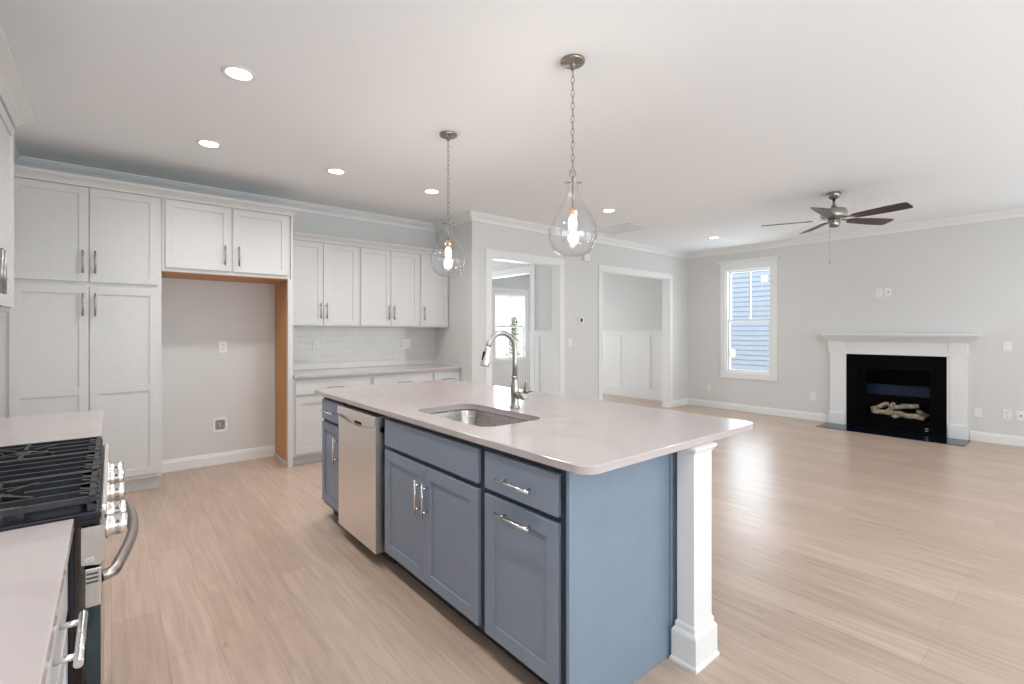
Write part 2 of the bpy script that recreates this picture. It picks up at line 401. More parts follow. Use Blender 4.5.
# front of the house with dining window and foyer glass
DX0, DX1, DZ0, DZ1 = 6.78, 7.70, 0.70, 2.22
GX0, GX1, GZ1 = 3.75, 4.75, 2.1
mb = MB(); a, b = YFAR, YFAR + 0.14
mb.box(XRET, GX0, a, b, 0, CEIL); mb.box(GX1, DX0, a, b, 0, CEIL); mb.box(DX1, XR, a, b, 0, CEIL)
mb.box(DX0, DX1, a, b, 0, DZ0); mb.box(DX0, DX1, a, b, DZ1, CEIL); mb.box(GX0, GX1, a, b, GZ1, CEIL)
struct(mb.build('wall_front', 'wall'))
# rear wall behind the camera with patio glass and a window
mb = MB(); a, b = YREAR - 0.12, YREAR
RX = [(-0.05, 2.45, 0.60, 2.30), (3.55, 7.25, 0.0, 2.38)]
mb.box(XL, RX[0][0], a, b, 0, CEIL); mb.box(RX[0][1], RX[1][0], a, b, 0, CEIL); mb.box(RX[1][1], XR, a, b, 0, CEIL)
mb.box(RX[0][0], RX[0][1], a, b, 0, RX[0][2])
for r in RX: mb.box(r[0], r[1], a, b, r[3], CEIL)
struct(mb.build('wall_rear', 'wall'))
for k, r in enumerate(RX):
    mb = MB(); f = 0.06
    n = 3 if k == 0 else 4
    mb.box(r[0], r[1], a + 0.02, b - 0.02, r[2], r[2] + f); mb.box(r[0], r[1], a + 0.02, b - 0.02, r[3] - f, r[3])
    for i in range(n + 1):
        x = r[0] + (r[1] - r[0] - f) * i / n; mb.box(x, x + f, a + 0.021, b - 0.021, r[2], r[3])
    struct(mb.build('window_%d' % (3 + k), 'trim'))

# ------------------------------------------------------------------ trim: crown, baseboards, casings, wainscot
ZC = CEIL
CROWN = [(0, ZC), (0.088, ZC), (0.088, ZC - 0.010), (0.078, ZC - 0.016), (0.066, ZC - 0.030), (0.040, ZC - 0.046), (0.022, ZC - 0.062), (0.016, ZC - 0.076), (0.016, ZC - 0.090), (0, ZC - 0.090)]
# travel so that the room is on the left hand: counter-clockwise round the room
mb = MB().sweep(CROWN, [(XR, YREAR), (XR, YD), (XRET, YD), (XRET, YK), (XL, YK), (XL, YREAR)])
struct(mb.build('trim_1', 'trim'))
BB = [(0, 0), (0.016, 0), (0.016, 0.085), (0.011, 0.098), (0.009, 0.112), (0, 0.115)]
def base(path, name): struct(MB().sweep(BB, path).build(name, 'trim'))
base([(XR, YREAR), (XR, 0.995)], 'baseboard_right')
base([(XR, 2.53), (XR, YD), (RO[1] + 0.09, YD)], 'baseboard_window')
base([(RO[0] - 0.09, YD), (LO[1] + 0.095, YD)], 'baseboard_middle')
base([(LO[0] - 0.095, YD), (XRET, YD), (XRET, 5.04)], 'baseboard_return')
base([(1.37, YK), (0.335, YK)], 'baseboard_kitchen')
base([(XL, 0.2), (XL, YREAR)], 'baseboard_left')
def casing(name, T, u0, u1, z1, w=0.094, th=0.018, depth=0.12):
    mb = MB()
    for (p, q) in ((u0 - w, u0 + 0.004), (u1 - 0.004, u1 + w)): tbox(mb, T, p, q, 0, z1 - 0.0005, 0, th, 0.003)
    tbox(mb, T, u0 - w, u1 + w, z1, z1 + w, 0, th, 0.003)
    e = 0.012   # jamb lining
    tbox(mb, T, u0 - 0.001, u0 + e, 0, z1, -depth - 0.012, 0.001); tbox(mb, T, u1 - e, u1 + 0.001, 0, z1, -depth - 0.012, 0.001); tbox(mb, T, u0, u1, z1 - e, z1 + 0.001, -depth - 0.012, 0.001)
    struct(mb.build(name, 'trim'))
casing('trim_2', TY(YD), LO[0], LO[1], HEAD)
casing('trim_3', TY(YD), RO[0], RO[1], HEAD, w=0.088)
casing('trim_4', TX(XF), PO[0], PO[1], HEAD)
# wainscot: chair rail, stiles, bottom rail on white boarding
def wainscot(name, T, u0, u1, stiles, gaps=(), zt=1.375):
    mb = MB()
    segs = []; p = u0
    for g in gaps: segs.append((p, g[0])); p = g[1]
    segs.append((p, u1))
    for a, b in segs:
        tbox(mb, T, a, b, 0, zt - 0.03, 0, 0.006); tbox(mb, T, a, b, zt - 0.025, zt, 0, 0.034, 0.004); tbox(mb, T, a, b, zt - 0.10, zt - 0.025, 0, 0.020, 0.002)
        tbox(mb, T, a, b, 0, 0.20, 0, 0.0195, 0.002)
    for s in stiles: tbox(mb, T, s - 0.045, s + 0.045, 0.2, zt - 0.1, 0, 0.0195, 0.002)
    struct(mb.build(name, 'trim'))
wainscot('trim_5', TX(XR), YD2, YFAR, [5.08, 5.67, 6.39, 7.11, 7.83, 8.5])
wainscot('trim_6', TX(XF), YD2, PO[0] - 0.095, [YD2 + 0.05, 5.45])
wainscot('trim_7', TY(YFAR), XF + 0.12, XR - 0.04, [5.4, 6.0, 7.95], gaps=[(DX0 - 0.1, DX1 + 0.1)])
mb = MB(); T = TY(YFAR); tbox(mb, T, DX0 - 0.1, DX1 + 0.1, 0, DZ0 - 0.1, 0, 0.006); tbox(mb, T, DX0 - 0.1, DX1 + 0.1, 0, 0.2, 0, 0.0195)
struct(mb.build('trim_8', 'trim'))

# ------------------------------------------------------------------ windows
def sash_window(name, T, u0, u1, z0, z1, muntin_top=True, muntin_bottom=False, head=True, cw=0.095):
    """T's w axis points into the room; the wall runs from w=0 back to w=-0.14"""
    mb = MB()
    tbox(mb, T, u0 - cw, u0, z0 - 0.001, z1 + 0.001, 0, 0.018, 0.003); tbox(mb, T, u1, u1 + cw, z0 - 0.001, z1 + 0.001, 0, 0.018, 0.003)
    tbox(mb, T, u0 - cw, u1 + cw, z0 - cw, z0 - 0.001, 0, 0.019, 0.003); tbox(mb, T, u0 - cw, u1 + cw, z1 + 0.001, z1 + cw, 0, 0.019, 0.003)
    if head:
        for i, (o, zz) in enumerate(((0.012, 0.0), (0.028, 0.016), (0.045, 0.032))):
            tbox(mb, T, u0 - cw - o, u1 + cw + o, z1 + cw + zz, z1 + cw + zz + 0.018, 0, 0.022 + o, 0.003)
    e = 0.02
    for (a, b, c, d) in ((u0, u0 + e, z0, z1), (u1 - e, u1, z0, z1), (u0 + e, u1 - e, z0, z0 + e), (u0 + e, u1 - e, z1 - e, z1)): tbox(mb, T, a, b, c, d, -0.135, -0.0005)
    fr = mb.build(name, 'trim'); struct(fr)
    zm = (z0 + z1) / 2 + 0.01; s = 0.034; e -= 0.001
    def sash(nm, a, b, c, d, w, munt):
        m = MB()
        for (p, q, r, t2, k) in ((a, a + s, c, d, 0), (b - s, b, c, d, 0), (a + s - 0.002, b - s + 0.002, c, c + s, 0.0006), (a + s - 0.002, b - s + 0.002, d - s, d, 0.0006)): tbox(m, T, p, q, r, t2, w + k, w + 0.035 - k)
        if munt: tbox(m, T, (a + b) / 2 - 0.011, (a + b) / 2 + 0.011, c, d, w + 0.008, w + 0.028)
        o = m.build(nm, 'trim', fr)
        g = MB(); tbox(g, T, a + s * 0.8, b - s * 0.8, c + s * 0.8, d - s * 0.8, w + 0.016, w + 0.020); g.build('pane', 'pane', o)
    sash('upper_sash', u0 + e, u1 - e, zm - 0.02, z1 - e, -0.105, muntin_top); sash('lower_sash', u0 + e, u1 - e, z0 + e, zm + 0.02, -0.066, muntin_bottom)
    return fr
w1 = sash_window('window_1', TX(XR), WY0, WY1, WZ0, WZ1)
w2 = sash_window('window_2', TY(YFAR), DX0, DX1, DZ0, DZ1, True, True)
sash_window('window_5', TX(XR), SY_A, SY_B, WZ0, WZ1)
# paper stickers on the panes of the living room window
T = TX(XR)
for nm, u, z, du, dz, w in (('energy_label', 3.49, 2.23, 0.052, 0.055, -0.082), ('warning_label', 4.005, 0.98, 0.045, 0.065, -0.043)):
    m = MB(); tbox(m, T, u - du, u + du, z - dz, z + dz, w, w + 0.001); o = m.build(nm, 'sticker', w1)
    m = MB(); 
    for k in range(3): tbox(m, T, u - du * 0.5, u + du * (0.5 - 0.3 * k), z - dz * 0.8 + k * 0.016, z - dz * 0.8 + k * 0.016 + 0.004, w + 0.001, w + 0.0016)
    m.build('print', 'ink', o)

# outside: ground, the neighbour's sided wall, shrub
struct(MB().box(-6, 30, -14, 30, -0.5, -0.35).build('ground', 'ground'))
mb = MB(); X0 = 11.6; pitch = 0.115
poly = [(X0 + 0.2, -0.35)]; z = -0.35
while z < 6.0:
    poly += [(X0 - 0.016, z), (X0, z + pitch - 0.001)]; z += pitch
poly += [(X0 + 0.2, z)]
mb.prism(poly, 'Y', -3.0, 8.5)
tag(mb.build('neighbour_house', 'siding'), 'pale blue lap-sided house wall seen outside the living room window', 'house')
sh = thing('shrub', 'green leafy upright shrub outside the dining room window', 'shrub', (8.86, 10.6, -0.35))
mb = MB()
for k in range(5): mb.tube([(8.86 + 0.01 * k, 10.6, -0.35), (8.86 + random.uniform(-.06, .06), 10.6 + random.uniform(-.06, .06), 0.8), (8.86 + random.uniform(-.12, .12), 10.6 + random.uniform(-.1, .1), 1.8)], [0.014, 0.01, 0.004], 6)
mb.build('stem', 'bark', sh)
mb = MB()
for k in range(620):
    z = random.uniform(-0.1, 1.75); rr = 0.24 * (1 - max(0, (z - 0.5)) / 1.35) + 0.02
    an = random.uniform(0, 2 * PI); q = rr * math.sqrt(random.random()); c = Vector((8.86 + q * math.cos(an), 10.6 + q * math.sin(an), z))
    d = Vector((random.gauss(0, 1), random.gauss(0, 1), random.gauss(0.3, .7))).normalized(); w = d.orthogonal().normalized(); L = random.uniform(.05, .085)
    w = (Matrix.Rotation(random.uniform(0, 6.28), 3, d) @ w)
    vs = [mb.bm.verts.new(p) for p in (c, c + d * L * 0.5 + w * L * 0.28, c + d * L, c + d * L * 0.5 - w * L * 0.28)]
    mb.bm.faces.new(vs)
mb.build('foliage', 'leaf', sh)

# ------------------------------------------------------------------ island
XFR, XD = 1.205, 1.185        # face-frame front, door faces
T = TX(XFR)
def carcass(x0, x1, y0, y1, z0=0.095, z1=0.884):
    m = MB(); m.box(x0, x1, y0, y1, z0, z1, 0.001); return m
def toe(x0, x1, y0, y1): return MB().box(x0, x1, y0 + 0.0005, y1 - 0.0005, 0.0, 0.096)
XB = 1.785
# cabinet by the near end
c = thing('island_cabinet', 'slate blue island cabinet with drawer over pull-out door, at the near end', 'cabinet', (1.5, 1.39, 0), 'slate blue island cabinets')
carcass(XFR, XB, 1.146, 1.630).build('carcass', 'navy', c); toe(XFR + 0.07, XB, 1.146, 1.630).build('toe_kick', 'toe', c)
d = slab(T, 1.183, 1.606, 0.707, 0.857).build('drawer', 'blue', c); pull(T, 1.398, 0.770, 0.205, False).build('handle', 'chrome', d)
d = shaker(T, 1.183, 1.606, 0.110, 0.684).build('door', 'blue', c); pull(T, 1.398, 0.634, 0.205, False).build('handle', 'chrome', d)
# sink base
c = thing('island_cabinet', 'wide slate blue island cabinet with two doors below the sink', 'cabinet', (1.5, 2.10, 0), 'slate blue island cabinets')
mb = MB(); y0, y1 = 1.631, 2.583
mb.box(XFR, XFR + 0.02, y0, y1, 0.095, 0.884); mb.box(XFR + 0.02, XB, y0, y0 + 0.018, 0.095, 0.884); mb.box(XFR + 0.02, XB, y1 - 0.018, y1, 0.095, 0.884); mb.box(XB - 0.018, XB, y0 + 0.018, y1 - 0.018, 0.095, 0.884); mb.box(XFR + 0.02, XB - 0.018, y0 + 0.018, y1 - 0.018, 0.095, 0.113)
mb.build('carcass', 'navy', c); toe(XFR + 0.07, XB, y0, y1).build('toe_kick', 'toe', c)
slab(T, 1.656, 2.553, 0.712, 0.857).build('false_drawer_front', 'blue', c)
d = shaker(T, 1.656, 2.1065, 0.112, 0.686).build('door', 'blue', c); pull(T, 2.072, 0.532, 0.172, True).build('handle', 'chrome', d)
d = shaker(T, 2.109, 2.553, 0.112, 0.686).build('door', 'blue', c); pull(T, 2.142, 0.532, 0.172, True).build('handle', 'chrome', d)
# far narrow cabinet
c = thing('island_cabinet', 'narrow slate blue island cabinet with drawer over door, beyond the dishwasher', 'cabinet', (1.5, 3.43, 0), 'slate blue island cabinets')
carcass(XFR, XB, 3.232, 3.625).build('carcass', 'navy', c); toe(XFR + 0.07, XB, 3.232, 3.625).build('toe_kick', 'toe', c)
d = slab(T, 3.25, 3.605, 0.722, 0.860).build('drawer', 'blue', c); pull(T, 3.42, 0.787, 0.19, False).build('handle', 'chrome', d)
d = shaker(T, 3.25, 3.605, 0.125, 0.697, st=0.05).build('door', 'blue', c); pull(T, 3.285, 0.545, 0.18, True).build('handle', 'chrome', d)
# dishwasher
c = thing('dishwasher', 'stainless steel dishwasher built into the island beside the sink cabinet', 'dishwasher', (1.5, 2.91, 0))
MB().box(XFR + 0.01, XB, 2.592, 3.224, 0.10, 0.878).build('body', 'black_matte', c)
MB().box(XFR + 0.06, XB, 2.595, 3.222, 0.0, 0.10).build('toe_kick', 'toe', c)
DY0, DY1 = 2.612, 3.196
N = 18
poly = [(DY0, 0.082)] + [(DY0, 0.802)] + [(DY0 + (DY1 - DY0) * i / N, 0.802 - 0.030 * math.sin(PI * i / N) ** 0.8) for i in range(1, N)] + [(DY1, 0.802), (DY1, 0.082)]
MB().prism(poly, 'X', 1.158, XFR + 0.01).build('door', 'steel', c)
mb = MB(); mb.prism([(1.150, 0.812), (1.150, 0.852), (1.156, 0.862), (XFR + 0.01, 0.862), (XFR + 0.01, 0.770), (1.184, 0.770), (1.184, 0.796)], 'Y', DY0, DY1); mb.build('control_band', 'steel', c)
yc = (DY0 + DY1) / 2 + 0.03
MB().prism([(yc - 0.055, 0.776), (yc + 0.055, 0.776), (yc + 0.05, 0.790), (yc - 0.05, 0.790)], 'X', 1.1825, 1.1845).build('pocket_handle', 'black_matte', c)
MB().cyl((1.1495, DY1 - 0.13, 0.832), (1.151, DY1 - 0.13, 0.832), 0.006, seg=12).build('indicator', 'plastic', c)
# end panel, back panel
c = thing('island_end_panel', 'smooth blue panel closing the near end of the island', 'panel', (1.5, 1.138, 0))
MB().box(1.188, 1.808, 1.130, 1.145, 0.0, 0.884, 0.001).build('panel', 'panel_blue', c)
MB().box(1.786, 1.850, 1.1215, 1.1295, 0.0, 0.884, 0.001).build('corner_strip', 'panel_blue', c)
MB().box(1.7925, 1.812, 1.150, 3.625, 0.0, 0.884, 0.001).build('back_panel', 'panel_blue', c)
# post
c = thing('island_post', 'square white post with moulded base holding up the island counter corner', 'post', (1.865, 1.09, 0))
x0, x1, y0, y1 = 1.793, 1.932, 1.022, 1.098
MB().box(x0, x1, y0, y1, 0.10, 0.884, 0.002).build('shaft', 'trim', c)
def ring(prof, x0, x1, y0, y1): return MB().sweep(prof, [(x0, y0), (x0, y1), (x1, y1), (x1, y0)], closed=True)
ring([(0, 0), (0.022, 0), (0.022, 0.012), (0.016, 0.020), (0.016, 0.125), (0.012, 0.135), (0.006, 0.142), (0.006, 0.158), (0.002, 0.166), (0, 0.168)], x0, x1, y0, y1).build('base', 'trim', c)
ring([(0, 0.856), (0.003, 0.858), (0.007, 0.866), (0.014, 0.872), (0.017, 0.884), (0, 0.884)], x0, x1, y0, y1).build('capital', 'trim', c)
# countertop with rounded corners and a sink cut-out
def rrect(x0, x1, y0, y1, r, n=8):
    pts = []
    for cx, cy, a0 in ((x1 - r, y1 - r, 0), (x0 + r, y1 - r, PI / 2), (x0 + r, y0 + r, PI), (x1 - r, y0 + r, 1.5 * PI)):
        pts += [(cx + r * math.cos(a0 + PI / 2 * k / n), cy + r * math.sin(a0 + PI / 2 * k / n)) for k in range(n + 1)]
    return pts
SX0, SX1, SY0, SY1 = 1.292, 1.680, 1.752, 2.420
def holed_slab(outer, inner, z0, z1, bev=0.0025):
    mb = MB(); bm = mb.bm
    def loop(pts, z): return [bm.verts.new((x, y, z)) for x, y in pts]
    def inset(pts, d):   # shrink convex loop towards its centre line by d (approximately)
        cx = sum(p[0] for p in pts) / len(pts); cy = sum(p[1] for p in pts) / len(pts)
        return [(p[0] - math.copysign(d, p[0] - cx), p[1] - math.copysign(d, p[1] - cy)) for p in pts]
    oi = inset(outer, bev); ii = inset(inner, -bev)
    L = [loop(oi, z0), loop(outer, z0 + bev), loop(outer, z1 - bev), loop(oi, z1)]
    I = [loop(ii, z0), loop(inner, z0 + bev), loop(inner, z1 - bev), loop(ii, z1)]
    for S, flip in ((L, 0), (I, 1)):
        for A, B in zip(S, S[1:]):
            n = len(A)
            for k in range(n):
                f = bm.faces.new((A[k], A[(k + 1) % n], B[(k + 1) % n], B[k]))
    for O, H in ((L[3], I[3]), (L[0], I[0])):
        es = []
        for S in (O, H):
            for k in range(len(S)):
                e = bm.edges.get((S[k], S[(k + 1) % len(S)])); es.append(e)
        bmesh.ops.triangle_fill(bm, use_beauty=True, use_dissolve=False, edges=es)
    return mb
CX0, CX1, CY0, CY1 = 1.166, 2.385, 1.030, 3.765
outer = rrect(CX0, CX1, CY0, CY1, 0.06)
inner = rrect(SX0, SX1, SY0, SY1, 0.075)
tag(holed_slab(outer, inner, 0.885, 0.915).build('countertop', 'quartz'), 'large pale quartz countertop with rounded corners on the blue island', 'countertop', 'pale quartz countertops')
# sink bowl under the cut-out
c = thing('sink', 'stainless steel undermount sink set in the island counter', 'sink', (1.49, 2.085, 0.66))
mb = MB(); bm = mb.bm
levels = [(0.012, 0.884), (0.008, 0.884), (0.004, 0.876), (-0.012, 0.70), (-0.03, 0.675), (-0.08, 0.668)]
rings = []
for o, z in levels:
    rings.append([bm.verts.new((x, y, z)) for x, y in rrect(SX0 - o, SX1 + o, SY0 - o, SY1 + o, max(0.03, 0.075 + min(o, 0) * 0.3))])
for A, B in zip(rings, rings[1:]):
    n = len(A)
    for k in range(n):
        f = bm.faces.new((A[k], A[(k + 1) % n], B[(k + 1) % n], B[k])); f.smooth = True
bm.faces.new(rings[-1])
o = mb.build('basin', 'sink_steel', c)
mod = o.modifiers.new('thickness', 'SOLIDIFY'); mod.thickness = 0.0015; mod.offset = 0
MB().lathe([(0, 0.672), (0.03, 0.672), (0.042, 0.6715), (0.045, 0.669)], (1.49, 2.085, 0), 24).build('drain', 'chrome', c)
# faucet
FX, FY = 1.775, 2.115
c = thing('faucet', 'brushed nickel gooseneck pull-down faucet standing behind the sink', 'faucet', (FX, FY, 0.915))
MB().lathe([(0, 0.915), (0.030, 0.915), (0.030, 0.922), (0.024, 0.930), (0.0225, 0.955), (0.024, 0.985), (0.0265, 1.005), (0.026, 1.02), (0.021, 1.05), (0.0165, 1.075), (0.0165, 1.082), (0.020, 1.085), (0.020, 1.093), (0.015, 1.097), (0, 1.097)], (FX, FY, 0), 28).build('body', 'nickel', c)
R = 0.097; zc = 1.245
pts = [(FX, FY, 1.09), (FX, FY, 1.17)] + [(FX - R + R * math.cos(t), FY, zc + R * math.sin(t)) for t in [PI * 0.93 * k / 18 for k in range(19)]]
mb = MB().tube(pts, 0.0145, 16); mb.build('gooseneck', 'nickel', c)
e = Vector(pts[-1]); dd = (Vector(pts[-1]) - Vector(pts[-2])).normalized()
dd = Vector((-0.22, 0, -0.975)).normalized()
p = [e + dd * s for s in (-0.004, 0.010, 0.035, 0.075, 0.100, 0.108)]
h = MB().tube(p, [0.0155, 0.0165, 0.018, 0.0235, 0.0255, 0.023], 20).build('spray_head', 'chrome', c)
q = e + dd * 0.055 + Vector((-0.0205, 0, 0.004)); MB().tube([q - dd * 0.026, q + dd * 0.022], 0.0055, 8).build('spray_button', 'black_matte', h)
mb = MB(); mb.tube([(FX, FY - 0.015, 0.990), (FX, FY - 0.045, 0.990), (FX, FY - 0.056, 0.990), (FX, FY - 0.062, 0.990), (FX, FY - 0.085, 0.990), (FX, FY - 0.092, 0.990)], [0.021, 0.021, 0.017, 0.0225, 0.0215, 0.014], 20); v = mb.build('valve', 'nickel', c)
mb = MB(); mb.tube([(FX, FY - 0.077, 0.992), (FX, FY - 0.090, 1.035), (FX, FY - 0.100, 1.072), (FX, FY - 0.102, 1.080)], [0.011, 0.0075, 0.0085, 0.005], 12)
mb.tube([(FX + 0.0, FY - 0.085, 1.005), (FX + 0.01, FY - 0.125, 1.022), (FX + 0.012, FY - 0.140, 1.023)], [0.006, 0.0055, 0.004], 10); mb.build('lever', 'nickel', v)

# ------------------------------------------------------------------ kitchen back run
T = TY(5.11)                     # face frames; doors stand 2 cm in front
YB = YK - 0.002
# pantry
c = thing('pantry_cabinet', 'tall white pantry cabinet with four shaker doors in the far left corner', 'cabinet', (-0.13, 5.4, 0))
mb = MB(); mb.box(-0.592, 0.331, 5.11, YB, 0.115, 2.500, 0.001); mb.build('carcass', 'white', c)
MB().box(-0.592, 0.315, 5.185, YB, 0.0, 0.115).build('toe_kick', 'white', c)
for (u0, u1, hu) in ((-0.578, -0.138, -0.172), (-0.133, 0.306, -0.098)):
    d = shaker(T, u0, u1, 1.745, 2.490).build('upper_door', 'white', c); pull(T, hu, 1.900, 0.18, True, r=0.0065).build('handle', 'pewter', d)
    d = shaker(T, u0, u1, 0.150, 1.705, rails=(0.88,)).build('lower_door', 'white', c); pull(T, hu, 1.562, 0.18, True, r=0.0065).build('handle', 'pewter', d)
# over-fridge cabinet with side panel
c = thing('overhead_cabinet', 'white two-door cabinet bridging the empty refrigerator bay', 'cabinet', (0.84, 5.4, 1.87))
MB().box(0.333, 1.368, 5.11, YB, 1.872, 2.500, 0.001).build('carcass', 'white', c)
MB().box(0.345, 1.345, 5.135, YB - 0.001, 1.866, 1.872).build('underside', 'ply', c, label='bare honey-coloured plywood underside')
for (u0, u1, hu) in ((0.357, 0.848, 0.800), (0.868, 1.343, 0.912)):
    d = shaker(T, u0, u1, 1.905, 2.488).build('door', 'white', c); pull(T, hu, 2.045, 0.18, True, r=0.0065).build('handle', 'pewter', d)
c = thing('refrigerator_side_panel', 'tall panel with bare orange plywood face and white front edge, right of refrigerator bay', 'panel', (1.38, 5.4, 0))
MB().box(1.371, 1.391, 5.145, YB, 0.0, 2.500, 0.0005).build('panel', 'white', c)
MB().box(1.368, 1.3705, 5.145, YB - 0.018, 0.03, 1.872).build('plywood_face', 'ply', c, label='bare honey-coloured plywood face')
MB().box(1.346, 1.3925, 5.095, 5.144, 0.0, 1.871, 0.001).build('front_edge', 'white', c)
MB().box(1.371, 1.3925, 5.095, 5.144, 1.871, 2.500, 0.001).build('upper_edge', 'white', c)
MB().box(1.356, 1.368, 5.146, YB - 0.02, 0.0, 0.03, 0.002).build('shoe_moulding', 'white', c)
# cornices on the cabinets
def cornice(z, p=0.055, h=0.072):
    return [(-0.02, z), (0.004, z), (0.006, z + 0.010), (0.014, z + 0.024), (0.030, z + 0.040), (0.048, z + 0.052), (p, z + h - 0.010), (p, z + h), (-0.02, z + h)]
tag(MB().sweep(cornice(2.497), [(1.3925, YB), (1.3925, 5.094), (XL + 0.002, 5.094)]).build('cabinet_cornice', 'white'), 'white cornice along the top of the pantry and refrigerator cabinets', 'moulding', 'cabinet cornices')
# wall cabinets
T = TY(5.372); ZB, ZT = 1.402, 2.322
UC = [(1.3935, 2.181, [(1.412, 1.770, 1.742), (1.776, 2.160, 1.808)], 'leftmost white wall cabinet over the back counter, with two doors, beside the refrigerator panel'),
      (2.182, 2.953, [(2.197, 2.560, 2.530), (2.566, 2.937, 2.598)], 'middle white wall cabinet over the back counter, with two doors'),
      (2.954, 3.372, [(2.970, 3.358, 3.006)], 'narrow one-door white wall cabinet at the right end over the back counter')]
for x0, x1, ds, lab in UC:
    c = thing('wall_cabinet', lab, 'cabinet', ((x0 + x1) / 2, 5.53, ZB), 'white wall cabinets on the back wall')
    MB().box(x0, x1, 5.372, YB, ZB, ZT, 0.001).build('carcass', 'white', c)
    for u0, u1, hu in ds:
        d = shaker(T, u0, u1, ZB + 0.018, ZT - 0.012, st=0.056).build('door', 'white', c); pull(T, hu, 1.575, 0.17, True, r=0.006).build('handle', 'pewter', d)
tag(MB().sweep(cornice(2.318), [(XRET - 0.003, 5.356), (1.3965, 5.356)]).build('cabinet_cornice', 'white'), 'white cornice along the top of the wall cabinets over the back counter', 'moulding', 'cabinet cornices')
# base cabinets
T = TY(5.10)
BC = [(1.3935, 2.205, 'left white base cabinet of the back run, next to the refrigerator panel'), (2.206, 2.975, 'middle white base cabinet of the back run'), (2.976, 3.372, 'narrow white base cabinet at the right end of the back run')]
for k, (x0, x1, lab) in enumerate(BC):
    c = thing('base_cabinet', lab, 'cabinet', ((x0 + x1) / 2, 5.4, 0), 'white base cabinets of the back run')
    MB().box(x0, x1, 5.10, YB, 0.095, 0.884, 0.001).build('carcass', 'white', c)
    MB().box(x0, x1, 5.165, YB, 0.0, 0.095).build('toe_kick', 'white', c)
    u0, u1 = x0 + 0.022, x1 - 0.014
    d = slab(T, u0, u1, 0.712, 0.856).build('drawer', 'white', c); pull(T, (u0 + u1) / 2, 0.772, 0.17, False).build('handle', 'pewter', d)
    ds = [(u0, u1)] if k == 2 else [(u0, (u0 + u1) / 2 - 0.002), ((u0 + u1) / 2 + 0.002, u1)]
    for a, b in ds:
        d = shaker(T, a, b, 0.122, 0.682).build('door', 'white', c)
        pull(T, b - 0.03 if a == u0 and k < 2 else a + 0.03, 0.58, 0.17, True).build('handle', 'pewter', d)
tag(MB().box(1.393, XRET - 0.002, 5.055, YB, 0.885, 0.915, 0.002).build('countertop', 'quartz'), 'pale quartz countertop along the back wall under the tiled backsplash', 'countertop', 'pale quartz countertops')
struct(MB().box(1.393, XRET - 0.001, YK - 0.010, YK - 0.0005, 0.916, ZB - 0.001).build('trim_9', 'tile'))
struct(MB().box(XRET - 0.006, XRET - 0.0005, 5.06, YK - 0.011, 0.916, 0.919).build('trim_10', 'trim'))

# ------------------------------------------------------------------ left run
XLF = -0.097                    # face frames of the left base cabinets
T = TXp(XLF)
def left_base(y0, y1, lab):
    c = thing('base_cabinet', lab, 'cabinet', (-0.38, (y0 + y1) / 2, 0), 'white base cabinets of the range run')
    MB().box(XL + 0.002, XLF, y0, y1, 0.095, 0.884, 0.001).build('carcass', 'white', c); MB().box(XL + 0.002, XLF - 0.07, y0, y1, 0, 0.095).build('toe_kick', 'white', c)
    a, b = y0 + 0.008, y1 - 0.008
    d = slab(T, a, b, 0.712, 0.857).build('drawer', 'white', c); pull(T, min((a + b) / 2, 1.2) if y1 < 2 else (a + b) / 2, 0.785, 0.19, False, r=0.007, out=0.034).build('handle', 'chrome', d)
    m = (a + b) / 2
    for p, q in ((a, m - 0.002), (m + 0.002, b)):
        d = shaker(T, p, q, 0.115, 0.684).build('door', 'white', c)
        pull(T, q - 0.03 if p == a else p + 0.03, 0.59, 0.17, True).build('handle', 'chrome', d)
left_base(0.885, 1.510, 'white base cabinet with drawer at the lower left, on the near side of the range')
left_base(2.422, 3.500, 'white base cabinet on the far side of the range')
CT = -0.067
tag(MB().box(XL + 0.002, CT, 0.30, 1.518, 0.885, 0.915, 0.002).build('countertop', 'quartz'), 'pale quartz countertop at the lower left, on the near side of the range', 'countertop', 'pale quartz countertops')
c2 = thing('base_cabinet', 'white base cabinet below the frame, nearest the camera, left of the range', 'cabinet', (-0.38, 0.6, 0), 'white base cabinets of the range run')
MB().box(XL + 0.002, XLF, 0.32, 0.884, 0.095, 0.884, 0.001).build('carcass', 'white', c2); shaker(T, 0.336, 0.868, 0.115, 0.857).build('door', 'white', c2)
tag(MB().box(XL + 0.002, -0.032, 2.418, 3.525, 0.885, 0.915, 0.002).build('countertop', 'quartz'), 'pale quartz countertop beyond the range, against the left wall', 'countertop', 'pale quartz countertops')
# wall cabinet over the far counter
T = TXp(-0.398)
c = thing('wall_cabinet', 'white wall cabinet with two doors on the left wall above the counter beyond the range', 'cabinet', (-0.52, 2.9, 1.45))
MB().box(XL + 0.002, -0.398, 2.28, 3.508, 1.45, 2.400, 0.001).build('carcass', 'white', c)
for u0, u1, hu in ((2.295, 2.892, 2.860), (2.897, 3.492, 2.930)):
    d = shaker(T, u0, u1, 1.468, 2.376, st=0.056).build('door', 'white', c); pull(T, hu, 1.60, 0.185, True, r=0.0065).build('handle', 'pewter', d)
tag(MB().sweep(cornice(2.385, 0.068, 0.075), [(XL + 0.004, 3.510), (-0.376, 3.510), (-0.376, 2.28)]).build('cabinet_cornice', 'white'), 'white cornice on the left wall cabinet, at the upper left edge', 'moulding', 'cabinet cornices')

